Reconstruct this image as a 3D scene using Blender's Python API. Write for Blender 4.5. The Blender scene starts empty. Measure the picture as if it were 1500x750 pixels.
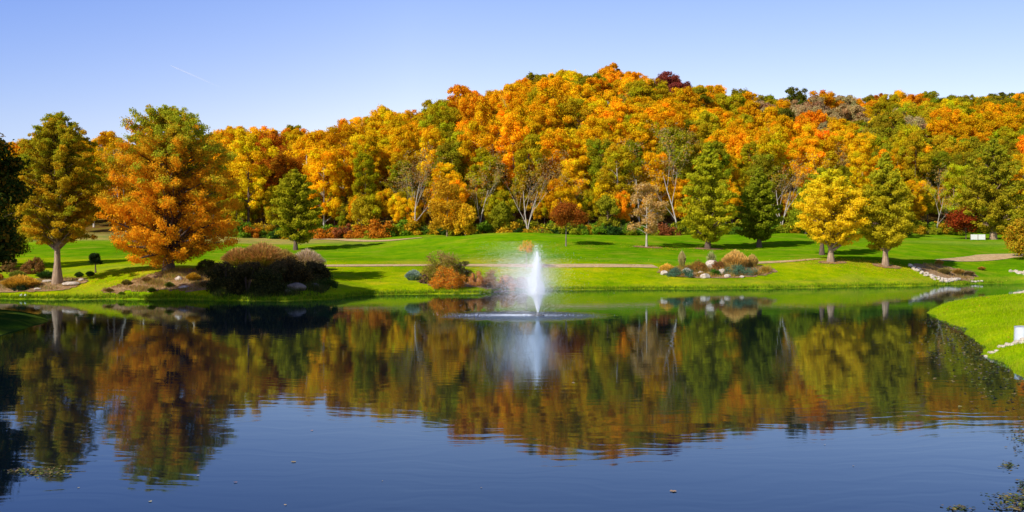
import bpy, math, random
import numpy as np
R = math.radians
rnd = random.Random(7)
rng = np.random.default_rng(11)
sc = bpy.context.scene
col = sc.collection

# ------------------------------------------------------------------ measures
FOC, EYE, HOR, CX = 1458.0, 4.2, 365.0, 750.0   # focal length in photo pixels, eye height, horizon row
def wx(px, d): return (px - CX) / FOC * d
def wz(py, d): return EYE - (py - HOR) / FOC * d

# ------------------------------------------------------------------ terrain
# survey profiles: bearing column -> (distance, height)
HILL = {  # column: (crest distance, skyline row)
 -300:(300,215), 100:(300,212), 160:(300,210), 250:(305,203), 330:(305,191), 430:(310,192), 520:(310,175), 600:(315,163), 680:(320,143),
 760:(325,112), 840:(325,93), 900:(325,99), 980:(330,114), 1050:(335,131), 1150:(350,141), 1250:(370,143), 1300:(380,138),
 1400:(390,133), 1500:(395,139), 1800:(395,150)}
HK = sorted(HILL)
def hill_par(u):
    dc = np.interp(u, HK, [HILL[k][0] for k in HK]); py = np.interp(u, HK, [HILL[k][1] for k in HK])
    return dc, EYE + (HOR - py) * dc / FOC - 13.0
PROF = {
 -300:[(60,-2),(78,-2),(83,0),(87.5,1.3),(95,1.8),(110,2.6),(125,3.3),(145,4.4),(165,5.6),(185,7)],
 0:[(60,-2),(79,-2),(83.5,0),(88,1.15),(95,1.7),(110,2.6),(125,3.3),(145,4.4),(165,5.6),(185,7)],
 100:[(60,-2),(79,-2),(83,0),(88,1.25),(95,1.8),(110,2.6),(125,3.3),(145,4.4),(165,5.6),(185,7)],
 180:[(60,-2),(79,-2),(83,0),(86.5,1.2),(90,2.0),(96,2.4),(110,2.8),(125,3.3),(145,4.4),(165,5.6),(185,7)],
 250:[(60,-2),(79,-2),(83,0),(86,1.35),(89,2.25),(95,2.5),(110,2.9),(125,3.4),(145,4.3),(165,5.4),(185,6.8)],
 330:[(60,-2),(77,-2),(81,0),(84,.9),(89,2.0),(97,2.3),(110,2.8),(125,3.3),(145,4.2),(165,5.3),(185,7.0)],
 410:[(60,-2),(76,-2),(80,0),(84,1.0),(90,1.5),(100,1.9),(114,2.4),(125,2.9),(140,3.6),(155,4.6),(170,5.3),(185,6.6)],
 480:[(60,-2),(79,-2),(83,0),(86,.8),(94,1.3),(107,1.9),(114,2.4),(125,2.9),(140,3.7),(155,4.7),(170,5.3),(185,6.6)],
 545:[(60,-2),(87,-2),(91,0),(94.5,.9),(100,1.35),(108,1.9),(114,2.4),(125,2.8),(140,3.7),(155,4.8),(168,5.6),(178,6.4)],
 620:[(60,-2),(88,-2),(92,0),(95.5,.9),(100,1.3),(108,1.9),(113,2.35),(125,2.75),(140,3.8),(153,5.1),(163,6.1),(172,6.4),(180,6.9)],
 700:[(60,-2),(90,-2),(94,0),(97.5,.8),(104,1.4),(110,2.0),(114,2.4),(125,2.9),(138,4.1),(148,5.6),(156,6.4),(165,6.4),(175,6.6)],
 780:[(60,-2),(96,-2),(101,0),(104,.7),(111,1.9),(114,2.4),(125,3.2),(137,4.3),(147,5.7),(155,6.6),(163,6.4),(172,6.6)],
 900:[(60,-2),(98,-2),(103.5,0),(106.5,.7),(112,1.9),(115,2.5),(125,3.2),(136,4.15),(146,5.3),(155,6.25),(163,6.3),(175,6.8)],
 1037:[(60,-2),(99,-2),(104,0),(107,.6),(112,1.3),(117,2.2),(122,2.8),(132,3.5),(142,4.3),(151,5.2),(161,6.1),(170,6.4),(180,6.9)],
 1150:[(60,-2),(101,-2),(106,0),(109,.7),(114,1.6),(118,2.4),(124,2.9),(134,3.4),(143,4.4),(152,5.1),(162,6.1),(172,6.6),(184,7.2)],
 1250:[(60,-2),(105,-2),(110,0),(113,.8),(118,2.1),(121,2.6),(128,3.1),(140,3.7),(155,4.9),(170,6.0),(185,6.6),(195,7.2)],
 1350:[(60,-2),(109,-2),(114,0),(117,.8),(122,1.9),(127,2.6),(134,3.0),(142,3.7),(155,4.6),(170,5.5),(185,6.2),(205,7.5)],
 1450:[(60,-2),(116,-2),(121,0),(124,1.0),(130,1.9),(136,2.6),(141,3.2),(150,3.9),(165,4.7),(185,5.8),(205,6.8),(220,8)],
 1560:[(60,-2),(112,-2),(118,0),(122,1.2),(130,2.1),(136,2.8),(143,3.4),(150,4.0),(165,4.9),(185,5.9),(205,6.9),(222,8)],
 1800:[(60,-2),(104,-2),(112,0),(120,1.2),(130,2.1),(136,2.8),(143,3.4),(150,4.0),(165,4.9),(185,5.9),(205,6.9),(222,8)],
}
UK = np.array(sorted(PROF), float)
DG = np.arange(0, 1601, 0.5)
ZT = []
def foot(u): return float(np.interp(u, UK, [PROF[int(k)][-1][0] for k in UK]))
for u in UK:
    p = PROF[int(u)]
    z = np.interp(DG, [q[0] for q in p], [q[1] for q in p])
    df, zf = p[-1]
    dc, zc = hill_par(u)
    m = DG > df
    t = np.clip((DG[m] - df) / (dc - df), 0, 1)
    zz = zf + (zc - zf) * (0.75 * t + 0.25 * np.sin(t * math.pi / 2))
    back = DG[m] > dc
    zz[back] = zc - (1 - np.exp(-(DG[m][back] - dc) / 160.0)) * (zc - 10)
    z[m] = zz
    k = np.exp(-0.5 * (np.arange(-5, 6) / 1.7) ** 2); k /= k.sum()
    z = np.convolve(np.pad(z, 5, mode='edge'), k, 'valid')
    ZT.append(z)
ZT = np.array(ZT)

def poly_sd(x, y, poly):   # signed distance, positive inside
    P = np.array(poly, float); n = len(P)
    d = np.full(x.shape, 1e18); ins = np.zeros(x.shape, bool)
    for i in range(n):
        a, b = P[i], P[(i + 1) % n]
        e = b - a
        t = np.clip(((x - a[0]) * e[0] + (y - a[1]) * e[1]) / (e @ e), 0, 1)
        d = np.minimum(d, (x - a[0] - t * e[0]) ** 2 + (y - a[1] - t * e[1]) ** 2)
        c = (a[1] > y) != (b[1] > y)
        with np.errstate(divide='ignore', invalid='ignore'):
            xi = (b[0] - a[0]) * (y - a[1]) / (b[1] - a[1] if b[1] != a[1] else 1e-9) + a[0]
        ins ^= c & (x < xi)
    return np.where(ins, 1, -1) * np.sqrt(d)
def smooth_poly(pts, k=3):
    P = [np.array(p, float) for p in pts]
    for _ in range(k):
        Q = []
        for i in range(len(P)):
            a, b = P[i], P[(i + 1) % len(P)]
            Q += [a * .75 + b * .25, a * .25 + b * .75]
        P = Q
    return [tuple(p) for p in P]
SPIT_R = smooth_poly([(26.4,62.5),(24.1,53),(21.3,45.5),(18.4,38),(16.6,32),(14.6,24),(13.2,14),(12.2,2),(12,-40),(300,-40),(300,90),(60,88),(42,80),(33,75),(29.6,70),(27.8,66)], 2)
SPIT_L = smooth_poly([(-27.6,60.5),(-25.8,53),(-25.0,48.5),(-26,43),(-27,34),(-24,18),(-19,4),(-17,-40),(-300,-40),(-300,78),(-70,76),(-44,72),(-33,66)], 2)
BANK_N = [(-60,-40),(-60,2.5),(-20,3.2),(-5,3.4),(8,3.2),(20,2.6),(60,2),(60,-40)]
def ground_fn(x, y):
    x = np.asarray(x, float); y = np.asarray(y, float)
    yy = np.maximum(y, 5.0)
    u = np.clip(CX + FOC * x / yy, -300, 1800)
    di = np.clip(y, 0, 1599.0) / 0.5
    i0 = di.astype(int); fr = di - i0
    k = np.clip(np.searchsorted(UK, u, 'right') - 1, 0, len(UK) - 2)
    t = (u - UK[k]) / (UK[k + 1] - UK[k])
    def g(kk):
        kk = np.clip(kk, 0, len(UK) - 1)
        return ZT[kk, i0] * (1 - fr) + ZT[kk, i0 + 1] * fr
    a, b, c, d = g(k - 1), g(k), g(k + 1), g(k + 2)
    z = 0.5 * ((2 * b) + (-a + c) * t + (2 * a - 5 * b + 4 * c - d) * t * t + (-a + 3 * b - 3 * c + d) * t ** 3)
    und = 0.5 * np.sin(x * .11 + 1.3 * np.sin(y * .05)) * np.sin(y * .09 + .7) + .35 * np.sin(x * .23 + 2) * np.sin(y * .17 + x * .05)
    z = z + und * np.clip((z - 1.5) / 6, 0, .35) + np.clip((z - 14) / 20, 0, 1) * (1.6 * np.sin(x * .07 + 1) * np.sin(y * .06))
    z = z + .16 * np.exp(-(z / .5) ** 2) * (np.sin(x * .75 + 2*np.sin(x*.23)) + .6*np.sin(x * 2.1 + 1))
    wob = .35 * np.sin(x * .9 + y * .4) + .25 * np.sin(y * 1.3 - x * .3)
    s = poly_sd(x, y, SPIT_R) + wob * .5
    zr = np.where(s > 0, 0.16 * (1 - np.exp(-s / .25)) + 1.45 * (1 - np.exp(-np.maximum(s, 0) / 5.5)), np.maximum(s * .35, -2))
    s = poly_sd(x, y, SPIT_L) + wob * .4
    zl = np.where(s > 0, 0.14 * (1 - np.exp(-s / .25)) + .9 * (1 - np.exp(-np.maximum(s, 0) / 5)), np.maximum(s * .35, -2))
    s = poly_sd(x, y, BANK_N)
    zn = np.where(s > 0, 2.4 * (1 - np.exp(-s / 2.2)), np.maximum(s * .9, -2))
    return np.maximum(np.maximum(z, zr), np.maximum(zl, zn))

def axis(segs):
    out = [segs[0][0]]
    for a, b, st in segs:
        n = max(1, int(round((b - a) / st)))
        out += list(a + (b - a) * (np.arange(1, n + 1) / n))
    return np.array(out)
GX = axis([(-1500,-320,118),(-320,-90,5),(-90,-50,1.2),(-50,60,.6),(60,95,1.0),(95,320,5),(320,1500,118)])
GY = axis([(-300,-40,52),(-40,10,2),(10,30,1.0),(30,130,.55),(130,190,1.2),(190,420,4),(420,1600,59)])
XX, YY = np.meshgrid(GX, GY)
ZZ = ground_fn(XX, YY)
def gz(x, y):
    i = int(np.clip(np.searchsorted(GX, x) - 1, 0, len(GX) - 2)); j = int(np.clip(np.searchsorted(GY, y) - 1, 0, len(GY) - 2))
    a = (x - GX[i]) / (GX[i+1] - GX[i]); b = (y - GY[j]) / (GY[j+1] - GY[j])
    return float(ZZ[j,i]*(1-a)*(1-b) + ZZ[j,i+1]*a*(1-b) + ZZ[j+1,i]*(1-a)*b + ZZ[j+1,i+1]*a*b)
def gzv(xs, ys):
    i = np.clip(np.searchsorted(GX, xs) - 1, 0, len(GX) - 2); j = np.clip(np.searchsorted(GY, ys) - 1, 0, len(GY) - 2)
    a = (xs - GX[i]) / (GX[i+1] - GX[i]); b = (ys - GY[j]) / (GY[j+1] - GY[j])
    return ZZ[j,i]*(1-a)*(1-b) + ZZ[j,i+1]*a*(1-b) + ZZ[j+1,i]*(1-a)*b + ZZ[j+1,i+1]*a*b

# ------------------------------------------------------------------ materials
def new_mat(name):
    m = bpy.data.materials.new(name); m.use_nodes = True
    nt = m.node_tree; nt.nodes.clear()
    return m, nt, nt.nodes.new, nt.links.new
def math_node(nt, op, a, b=None, clamp=False):
    n = nt.nodes.new('ShaderNodeMath'); n.operation = op; n.use_clamp = clamp
    for i, v in enumerate((a, b)):
        if v is None: continue
        if isinstance(v, (int, float)): n.inputs[i].default_value = v
        else: nt.links.new(v, n.inputs[i])
    return n.outputs[0]
def noise(nt, vec, scale, detail=3, rough=.5):
    n = nt.nodes.new('ShaderNodeTexNoise'); n.inputs['Scale'].default_value = scale
    n.inputs['Detail'].default_value = detail; n.inputs['Roughness'].default_value = rough
    if vec is not None: nt.links.new(vec, n.inputs['Vector'])
    return n
def ramp(nt, fac, stops):
    n = nt.nodes.new('ShaderNodeValToRGB'); nt.links.new(fac, n.inputs['Fac'])
    e = n.color_ramp.elements
    while len(e) < len(stops): e.new(0.5)
    for q, (p, c) in zip(e, stops):
        q.position = p; q.color = (*c, 1) if len(c) == 3 else c
    return n.outputs['Color']
def mixc(nt, fac, a, b, mode='MIX'):
    n = nt.nodes.new('ShaderNodeMix'); n.data_type = 'RGBA'; n.blend_type = mode
    for sock, v in ((n.inputs[0], fac), (n.inputs[6], a), (n.inputs[7], b)):
        if isinstance(v, (int, float)): sock.default_value = v
        elif isinstance(v, tuple): sock.default_value = (*v, 1)
        else: nt.links.new(v, sock)
    return n.outputs[2]

def leaf_material(name, transl=.44, transl_gain=1.0):
    m, nt, N, L = new_mat(name)
    at = N('ShaderNodeAttribute'); at.attribute_name = 'tint'
    oi = N('ShaderNodeObjectInfo')
    c = mixc(nt, 1.0, at.outputs['Color'], oi.outputs['Color'], 'MULTIPLY')
    d = N('ShaderNodeBsdfDiffuse'); t = N('ShaderNodeBsdfTranslucent'); mx = N('ShaderNodeMixShader')
    L(c, d.inputs[0])
    c2 = mixc(nt, 1.0, c, (1.0*transl_gain, .95*transl_gain, .6*transl_gain), 'MULTIPLY')
    L(c2, t.inputs[0])
    mx.inputs[0].default_value = transl
    L(d.outputs[0], mx.inputs[1]); L(t.outputs[0], mx.inputs[2])
    o = N('ShaderNodeOutputMaterial'); L(mx.outputs[0], o.inputs[0])
    return m
LEAF = leaf_material('leaf')
GRASSY = leaf_material('grass_blade', .3)

def bark_material(name, c1, c2):
    m, nt, N, L = new_mat(name)
    tc = N('ShaderNodeTexCoord'); mp = N('ShaderNodeMapping'); L(tc.outputs['Object'], mp.inputs[0])
    mp.inputs['Scale'].default_value = (1, 1, .25)
    n1 = noise(nt, mp.outputs[0], 6, 5, .65)
    c = ramp(nt, n1.outputs['Fac'], [(.3, c1), (.7, c2)])
    b = N('ShaderNodeBump'); b.inputs['Strength'].default_value = .6; b.inputs['Distance'].default_value = .05
    L(n1.outputs['Fac'], b.inputs['Height'])
    p = N('ShaderNodeBsdfPrincipled'); p.inputs['Roughness'].default_value = .9; p.inputs['Specular IOR Level'].default_value = .15
    L(c, p.inputs['Base Color']); L(b.outputs[0], p.inputs['Normal'])
    o = N('ShaderNodeOutputMaterial'); L(p.outputs[0], o.inputs[0])
    return m
BARK = bark_material('bark', (.06,.04,.03), (.20,.14,.10))
BARK_TAN = bark_material('tan_bark', (.16,.10,.06), (.48,.34,.22))
BARK_PALE = bark_material('pale_bark', (.28,.24,.19), (.68,.62,.52))

def rock_material(name, c1, c2):
    m, nt, N, L = new_mat(name)
    tc = N('ShaderNodeTexCoord')
    n1 = noise(nt, tc.outputs['Object'], 3.2, 6, .65)
    n2 = noise(nt, tc.outputs['Object'], 11, 4, .6)
    c = ramp(nt, n1.outputs['Fac'], [(.3, c1), (.65, c2)])
    b = N('ShaderNodeBump'); b.inputs['Strength'].default_value = .8; b.inputs['Distance'].default_value = .06
    L(n2.outputs['Fac'], b.inputs['Height'])
    p = N('ShaderNodeBsdfPrincipled'); p.inputs['Roughness'].default_value = .9; p.inputs['Specular IOR Level'].default_value = .2
    L(c, p.inputs['Base Color']); L(b.outputs[0], p.inputs['Normal'])
    o = N('ShaderNodeOutputMaterial'); L(p.outputs[0], o.inputs[0])
    return m
ROCK = rock_material('limestone', (.34,.27,.2), (.72,.62,.5))
ROCK_DK = rock_material('weathered_stone', (.12,.09,.07), (.3,.24,.2))

def plain(name, c, rough=.6, metal=0):
    m, nt, N, L = new_mat(name)
    tc = N('ShaderNodeTexCoord')
    n1 = noise(nt, tc.outputs['Object'], 5, 4)
    cc = ramp(nt, n1.outputs['Fac'], [(.3, tuple(v*.85 for v in c)), (.7, c)])
    p = N('ShaderNodeBsdfPrincipled'); p.inputs['Roughness'].default_value = rough; p.inputs['Metallic'].default_value = metal
    L(cc, p.inputs['Base Color'])
    o = N('ShaderNodeOutputMaterial'); L(p.outputs[0], o.inputs[0])
    return m

def ground_material():
    m, nt, N, L = new_mat('grass_and_soil')
    at = N('ShaderNodeAttribute'); at.attribute_name = 'tint'
    geo = N('ShaderNodeNewGeometry')
    big = noise(nt, geo.outputs['Position'], .07, 4, .6)
    mid = noise(nt, geo.outputs['Position'], .55, 5, .7)
    fin = noise(nt, geo.outputs['Position'], 5.5, 4, .75)
    c = at.outputs['Color']
    c = mixc(nt, 1.0, c, ramp(nt, big.outputs['Fac'], [(.35, (.80,.86,.8)), (.65, (1.2,1.1,1.1))]), 'MULTIPLY')
    c = mixc(nt, 1.0, c, ramp(nt, mid.outputs['Fac'], [(.3, (.60,.76,.8)), (.5, (1,1,1)), (.7, (1.5,1.16,1.1))]), 'MULTIPLY')
    c = mixc(nt, 1.0, c, ramp(nt, fin.outputs['Fac'], [(.3, (.66,.70,.7)), (.7, (1.32,1.28,1.2))]), 'MULTIPLY')
    wn = noise(nt, geo.outputs['Position'], .22, 7, .68)
    c = mixc(nt, ramp(nt, wn.outputs['Fac'], [(.50, (0,0,0)), (.70, (.55,.55,.55))]), c, (.40,.37,.03))
    b = N('ShaderNodeBump'); b.inputs['Strength'].default_value = .7; b.inputs['Distance'].default_value = .12
    h = math_node(nt, 'ADD', fin.outputs['Fac'], mid.outputs['Fac'])
    L(h, b.inputs['Height'])
    p = N('ShaderNodeBsdfPrincipled'); p.inputs['Roughness'].default_value = .95; p.inputs['Specular IOR Level'].default_value = 0
    p.inputs['Sheen Weight'].default_value = .0
    L(c, p.inputs['Base Color']); L(b.outputs[0], p.inputs['Normal'])
    o = N('ShaderNodeOutputMaterial'); L(p.outputs[0], o.inputs[0])
    return m
def soil_material(name, c1, c2, c3, scale=2.5):
    m, nt, N, L = new_mat(name)
    geo = N('ShaderNodeNewGeometry')
    n1 = noise(nt, geo.outputs['Position'], scale, 6, .75)
    n2 = noise(nt, geo.outputs['Position'], scale * 5, 4, .7)
    c = ramp(nt, n1.outputs['Fac'], [(.32, c1), (.5, c2), (.68, c3)])
    c = mixc(nt, 1.0, c, ramp(nt, n2.outputs['Fac'], [(.3, (.7,.7,.7)), (.7, (1.25,1.25,1.25))]), 'MULTIPLY')
    b = N('ShaderNodeBump'); b.inputs['Strength'].default_value = .7; b.inputs['Distance'].default_value = .05
    L(n2.outputs['Fac'], b.inputs['Height'])
    p = N('ShaderNodeBsdfPrincipled'); p.inputs['Roughness'].default_value = .95; p.inputs['Specular IOR Level'].default_value = .1
    L(c, p.inputs['Base Color']); L(b.outputs[0], p.inputs['Normal'])
    o = N('ShaderNodeOutputMaterial'); L(p.outputs[0], o.inputs[0])
    return m
MULCH = soil_material('mulch', (.15,.085,.035), (.34,.21,.10), (.50,.34,.18))
GRAVEL = soil_material('path_gravel', (.42,.27,.11), (.60,.42,.20), (.70,.50,.27), 1.2)
SAND = soil_material('bunker_sand', (.5,.4,.27), (.62,.5,.35), (.7,.58,.42), .8)

FX, FY = wx(788, 63.0), 63.0     # fountain
def water_material():
    m, nt, N, L = new_mat('pond_water')
    geo = N('ShaderNodeNewGeometry'); pos = geo.outputs['Position']
    # ring waves spreading from the fountain
    vs = N('ShaderNodeVectorMath'); vs.operation = 'SUBTRACT'; L(pos, vs.inputs[0]); vs.inputs[1].default_value = (FX - .8, FY, 0)
    ln = N('ShaderNodeVectorMath'); ln.operation = 'LENGTH'; L(vs.outputs[0], ln.inputs[0]); dist = ln.outputs['Value']
    warp = noise(nt, pos, .22, 3, .5)
    d2 = math_node(nt, 'ADD', dist, math_node(nt, 'MULTIPLY', warp.outputs['Fac'], 5.0))
    w1 = math_node(nt, 'SINE', math_node(nt, 'MULTIPLY', d2, 2 * math.pi / .85))
    w2 = math_node(nt, 'SINE', math_node(nt, 'MULTIPLY', d2, 2 * math.pi / .37))
    patch = noise(nt, pos, .12, 3, .6)
    pf = ramp(nt, patch.outputs['Fac'], [(.35, (.25,)*3), (.65, (1,)*3)])
    h = math_node(nt, 'ADD', math_node(nt, 'MULTIPLY', w1, .00042), math_node(nt, 'MULTIPLY', w2, .00016))
    h = math_node(nt, 'MULTIPLY', h, pf)
    mp = N('ShaderNodeMapping'); L(pos, mp.inputs[0]); mp.inputs['Scale'].default_value = (.32, 1, 1)
    n1 = noise(nt, mp.outputs[0], 2.2, 3, .55)
    n2 = noise(nt, mp.outputs[0], .5, 2, .5)
    h = math_node(nt, 'ADD', h, math_node(nt, 'MULTIPLY', n1.outputs['Fac'], .0012))
    h = math_node(nt, 'ADD', h, math_node(nt, 'MULTIPLY', n2.outputs['Fac'], .0028))
    # disturbed water around the fountain
    edge = noise(nt, pos, .9, 4, .7)
    de = math_node(nt, 'ADD', dist, math_node(nt, 'MULTIPLY', edge.outputs['Fac'], 5.0))
    mr = N('ShaderNodeMapRange'); mr.interpolation_type = 'SMOOTHSTEP'
    L(de, mr.inputs['Value']); mr.inputs['From Min'].default_value = 8.2; mr.inputs['From Max'].default_value = 5.4
    msk = mr.outputs[0]
    ch = noise(nt, pos, 5.5, 4, .7)
    h = math_node(nt, 'ADD', h, math_node(nt, 'MULTIPLY', math_node(nt, 'MULTIPLY', ch.outputs['Fac'], msk), .055))
    b = N('ShaderNodeBump'); b.inputs['Strength'].default_value = 1; b.inputs['Distance'].default_value = 1
    L(h, b.inputs['Height'])
    gl = N('ShaderNodeBsdfGlossy'); gl.inputs['Color'].default_value = (.68,.84,1,1)
    L(math_node(nt, 'ADD', .03, math_node(nt, 'MULTIPLY', msk, .22)), gl.inputs['Roughness'])
    L(b.outputs[0], gl.inputs['Normal'])
    df = N('ShaderNodeBsdfDiffuse'); df.inputs['Color'].default_value = (.002,.006,.012,1)
    fr = N('ShaderNodeFresnel'); fr.inputs['IOR'].default_value = 1.40; L(b.outputs[0], fr.inputs['Normal'])
    mx = N('ShaderNodeMixShader'); L(fr.outputs[0], mx.inputs[0]); L(df.outputs[0], mx.inputs[1]); L(gl.outputs[0], mx.inputs[2])
    o = N('ShaderNodeOutputMaterial'); L(mx.outputs[0], o.inputs[0])
    return m

# ------------------------------------------------------------------ object helpers
def tag(o, label=None, cat=None, group=None, kind=None):
    if label: o['label'] = label
    if cat: o['category'] = cat
    if group: o['group'] = group
    if kind: o['kind'] = kind
    return o
def link(o, parent=None):
    col.objects.link(o)
    if parent: o.parent = parent
    return o
def empty(name, loc, rz=0, label=None, cat=None, group=None):
    o = bpy.data.objects.new(name, None); o.empty_display_size = .3
    o.location = loc; o.rotation_euler[2] = rz
    link(o); tag(o, label, cat, group)
    return o
def np_mesh(name, verts, faces, mat, tint=None, smooth=False):
    """verts (N,3), faces (M,k) arrays"""
    me = bpy.data.meshes.new(name)
    verts = np.asarray(verts, np.float32); faces = np.asarray(faces, np.int32)
    k = faces.shape[1]
    me.vertices.add(len(verts)); me.vertices.foreach_set('co', verts.ravel())
    me.loops.add(faces.size); me.loops.foreach_set('vertex_index', faces.ravel())
    me.polygons.add(len(faces))
    me.polygons.foreach_set('loop_start', np.arange(0, faces.size, k, dtype=np.int32))
    me.polygons.foreach_set('loop_total', np.full(len(faces), k, np.int32))
    me.polygons.foreach_set('use_smooth', np.full(len(faces), smooth, bool))
    me.update(calc_edges=True)
    if tint is not None:
        a = me.color_attributes.new('tint', 'FLOAT_COLOR', 'POINT')
        t = np.ones((len(verts), 4), np.float32); t[:, :3] = tint
        a.data.foreach_set('color', t.ravel())
    me.materials.append(mat)
    return me
class MB:
    def __init__(s): s.v = []; s.f = []
    def tube(s, pts, rads, n=6, cap=False):
        base = len(s.v); pts = [np.array(p, float) for p in pts]
        for i, (p, r) in enumerate(zip(pts, rads)):
            t = pts[min(i+1, len(pts)-1)] - pts[max(i-1, 0)]
            t = t / (np.linalg.norm(t) + 1e-9)
            a = np.cross(t, (0, 0, 1) if abs(t[2]) < .9 else (1, 0, 0)); a /= np.linalg.norm(a) + 1e-9
            b = np.cross(t, a)
            for k in range(n):
                q = 2 * math.pi * k / n
                s.v.append(tuple(p + r * (math.cos(q) * a + math.sin(q) * b)))
        for i in range(len(pts) - 1):
            for k in range(n):
                s.f.append((base+i*n+k, base+i*n+(k+1)%n, base+(i+1)*n+(k+1)%n, base+(i+1)*n+k))
        if cap:
            s.f.append(tuple(base + k for k in range(n))); s.f.append(tuple(base + (len(pts)-1)*n + k for k in reversed(range(n))))
    def box(s, c, d):
        b = len(s.v); x, y, z = c; a, e, g = d[0]/2, d[1]/2, d[2]/2
        for q in ((-1,-1,-1),(1,-1,-1),(1,1,-1),(-1,1,-1),(-1,-1,1),(1,-1,1),(1,1,1),(-1,1,1)):
            s.v.append((x+q[0]*a, y+q[1]*e, z+q[2]*g))
        for q in ((0,3,2,1),(4,5,6,7),(0,1,5,4),(1,2,6,5),(2,3,7,6),(3,0,4,7)): s.f.append(tuple(b+i for i in q))
    def mesh(s, name, mat, smooth=True):
        me = bpy.data.meshes.new(name); me.from_pydata(s.v, [], s.f); me.materials.append(mat)
        if smooth:
            for p in me.polygons: p.use_smooth = True
        return me
    def build(s, name, mat, parent=None, smooth=True):
        return link(bpy.data.objects.new(name, s.mesh(name, mat, smooth)), parent)
def obj(name, me, parent=None, loc=None):
    o = bpy.data.objects.new(name, me)
    if loc is not None: o.location = loc
    return link(o, parent)

# ------------------------------------------------------------------ foliage
def unit(a): return a / (np.linalg.norm(a, axis=1, keepdims=True) + 1e-9)
def pick(cols, n, r=None):
    """cols: list of (weight, rgb)"""
    r = r or rng
    w = np.array([c[0] for c in cols], float); w /= w.sum()
    return np.array([c[1] for c in cols], float)[r.choice(len(cols), n, p=w)]
def leaf_mesh(name, cent, nrm, size, colr, mat=None, aspect=.62):
    n = len(cent)
    up = rng.normal(size=(n, 3)); t = unit(np.cross(nrm, up)); b = np.cross(nrm, t)
    s = size[:, None]
    fold = nrm * s * .22
    v = np.stack([cent + t*s, cent + b*s*aspect + fold, cent - t*s, cent - b*s*aspect + fold], 1).reshape(-1, 3)
    f = np.arange(n * 4).reshape(n, 4)
    return np_mesh(name, v, f, mat or LEAF, np.repeat(colr, 4, axis=0))
def clump_leaves(clumps, n, leaf, cols_fn, out_bias=.95, shell=.55, up=.2):
    """clumps: array (K,5) x y z r flatten ; n leaves in all"""
    C = np.array(clumps, float); w = C[:, 3] ** 2; w /= w.sum()
    k = rng.choice(len(C), n, p=w)
    d = unit(rng.normal(size=(n, 3)))
    rad = (shell + (1 - shell) * rng.random(n) ** .7) * (1 + .26 * rng.normal(size=n))
    off = d * rad[:, None] * C[k, 3][:, None]; off[:, 2] *= C[k, 4]
    cent = C[k, :3] + off
    nr = unit(d * out_bias + rng.normal(size=(n, 3)) * .55 + np.array([0, 0, up]))
    size = leaf * (.65 + .7 * rng.random(n))
    return cent, nr, size, cols_fn(cent, k, n)

def broadleaf(name, Rr, Hc, z0, n, leaf, seed, K=34):
    """rounded crown, base at z0, height Hc; tints around white so the object's colour shows"""
    r = np.random.default_rng(seed)
    cl = []
    lob = [(r.uniform(0, 6.28), r.uniform(.15, .8), r.uniform(.85, 1.2)) for _ in range(6)]
    for i in range(K):
        th = r.uniform(0, 6.28); t = (i + r.random()) / K
        zz = t
        pr = math.sin(math.pi * (0.13 + .80 * zz) ** (.8 + .1*(seed % 5))) ** .7 if False else math.sin(math.pi * (0.10 + (.74 + .03*(seed % 5)) * zz)) ** (.6 + .12*(seed % 4))
        g = 1 + .18 * math.sin(2 * th + seed) * math.cos(3 * zz + seed)
        sect_ = 1 + .22 * math.sin(th * 3 + seed * 1.7 + zz * 5)
        rr = Rr * pr * g * sect_ * r.uniform(.4, 1.0)
        q = Rr * r.uniform(.13, .27)
        cl.append((rr * math.cos(th), rr * math.sin(th), z0 + q*.6 + zz * (Hc - q*1.2), q, r.uniform(.6, .9)))
    cc = r.uniform(.80, 1.12, K); hue = r.normal(0, 1, K)
    def cf(c, k, n):
        v = cc[k] * (.75 + .5 * rng.random(n))
        h = hue[k] * .17 + rng.normal(0, .13, n)
        return np.stack([v * (1 - .12*h), v * (1 + .55*h + .03), v * (1 + .3*h)], 1)
    return cl, leaf_mesh(name, *clump_leaves(cl, n, leaf, cf))

def trunk_mesh(name, H, r0, tops, mat, seed, lean=.03, flare=1.5, straight=False, n=8):
    r = random.Random(seed); m = MB()
    pts, rads = [], []
    ph = r.uniform(0, 6)
    for i in range(9):
        t = i / 8
        w = 0 if straight else lean * H * math.sin(t * 3 + ph) * t
        pts.append((w, w * .6, H * t - .25 if i == 0 else H * t))
        rads.append(r0 * ((1 - t) ** .8 * .92 + .06) * (1 + (flare - 1) * math.exp(-t * 14)))
    m.tube(pts, rads, n)
    for (x, y, z) in tops:
        L = math.hypot(x, y); zs = max(.12 * H, min(z - L * r.uniform(.35, .8), H * .9))
        t = zs / H; i = min(int(t * 8), 7); f = t * 8 - i
        b = [pts[i][q] * (1 - f) + pts[i+1][q] * f for q in range(3)]
        rb = rads[i] * .42
        mid = ((b[0] + x) / 2 + r.uniform(-.1, .1) * L, (b[1] + y) / 2 + r.uniform(-.1, .1) * L, (b[2] + z) / 2 + .04 * L)
        m.tube([b, mid, (x, y, z)], [rb, rb * .6, rb * .18], 5)
    return m.mesh(name, mat)

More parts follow.
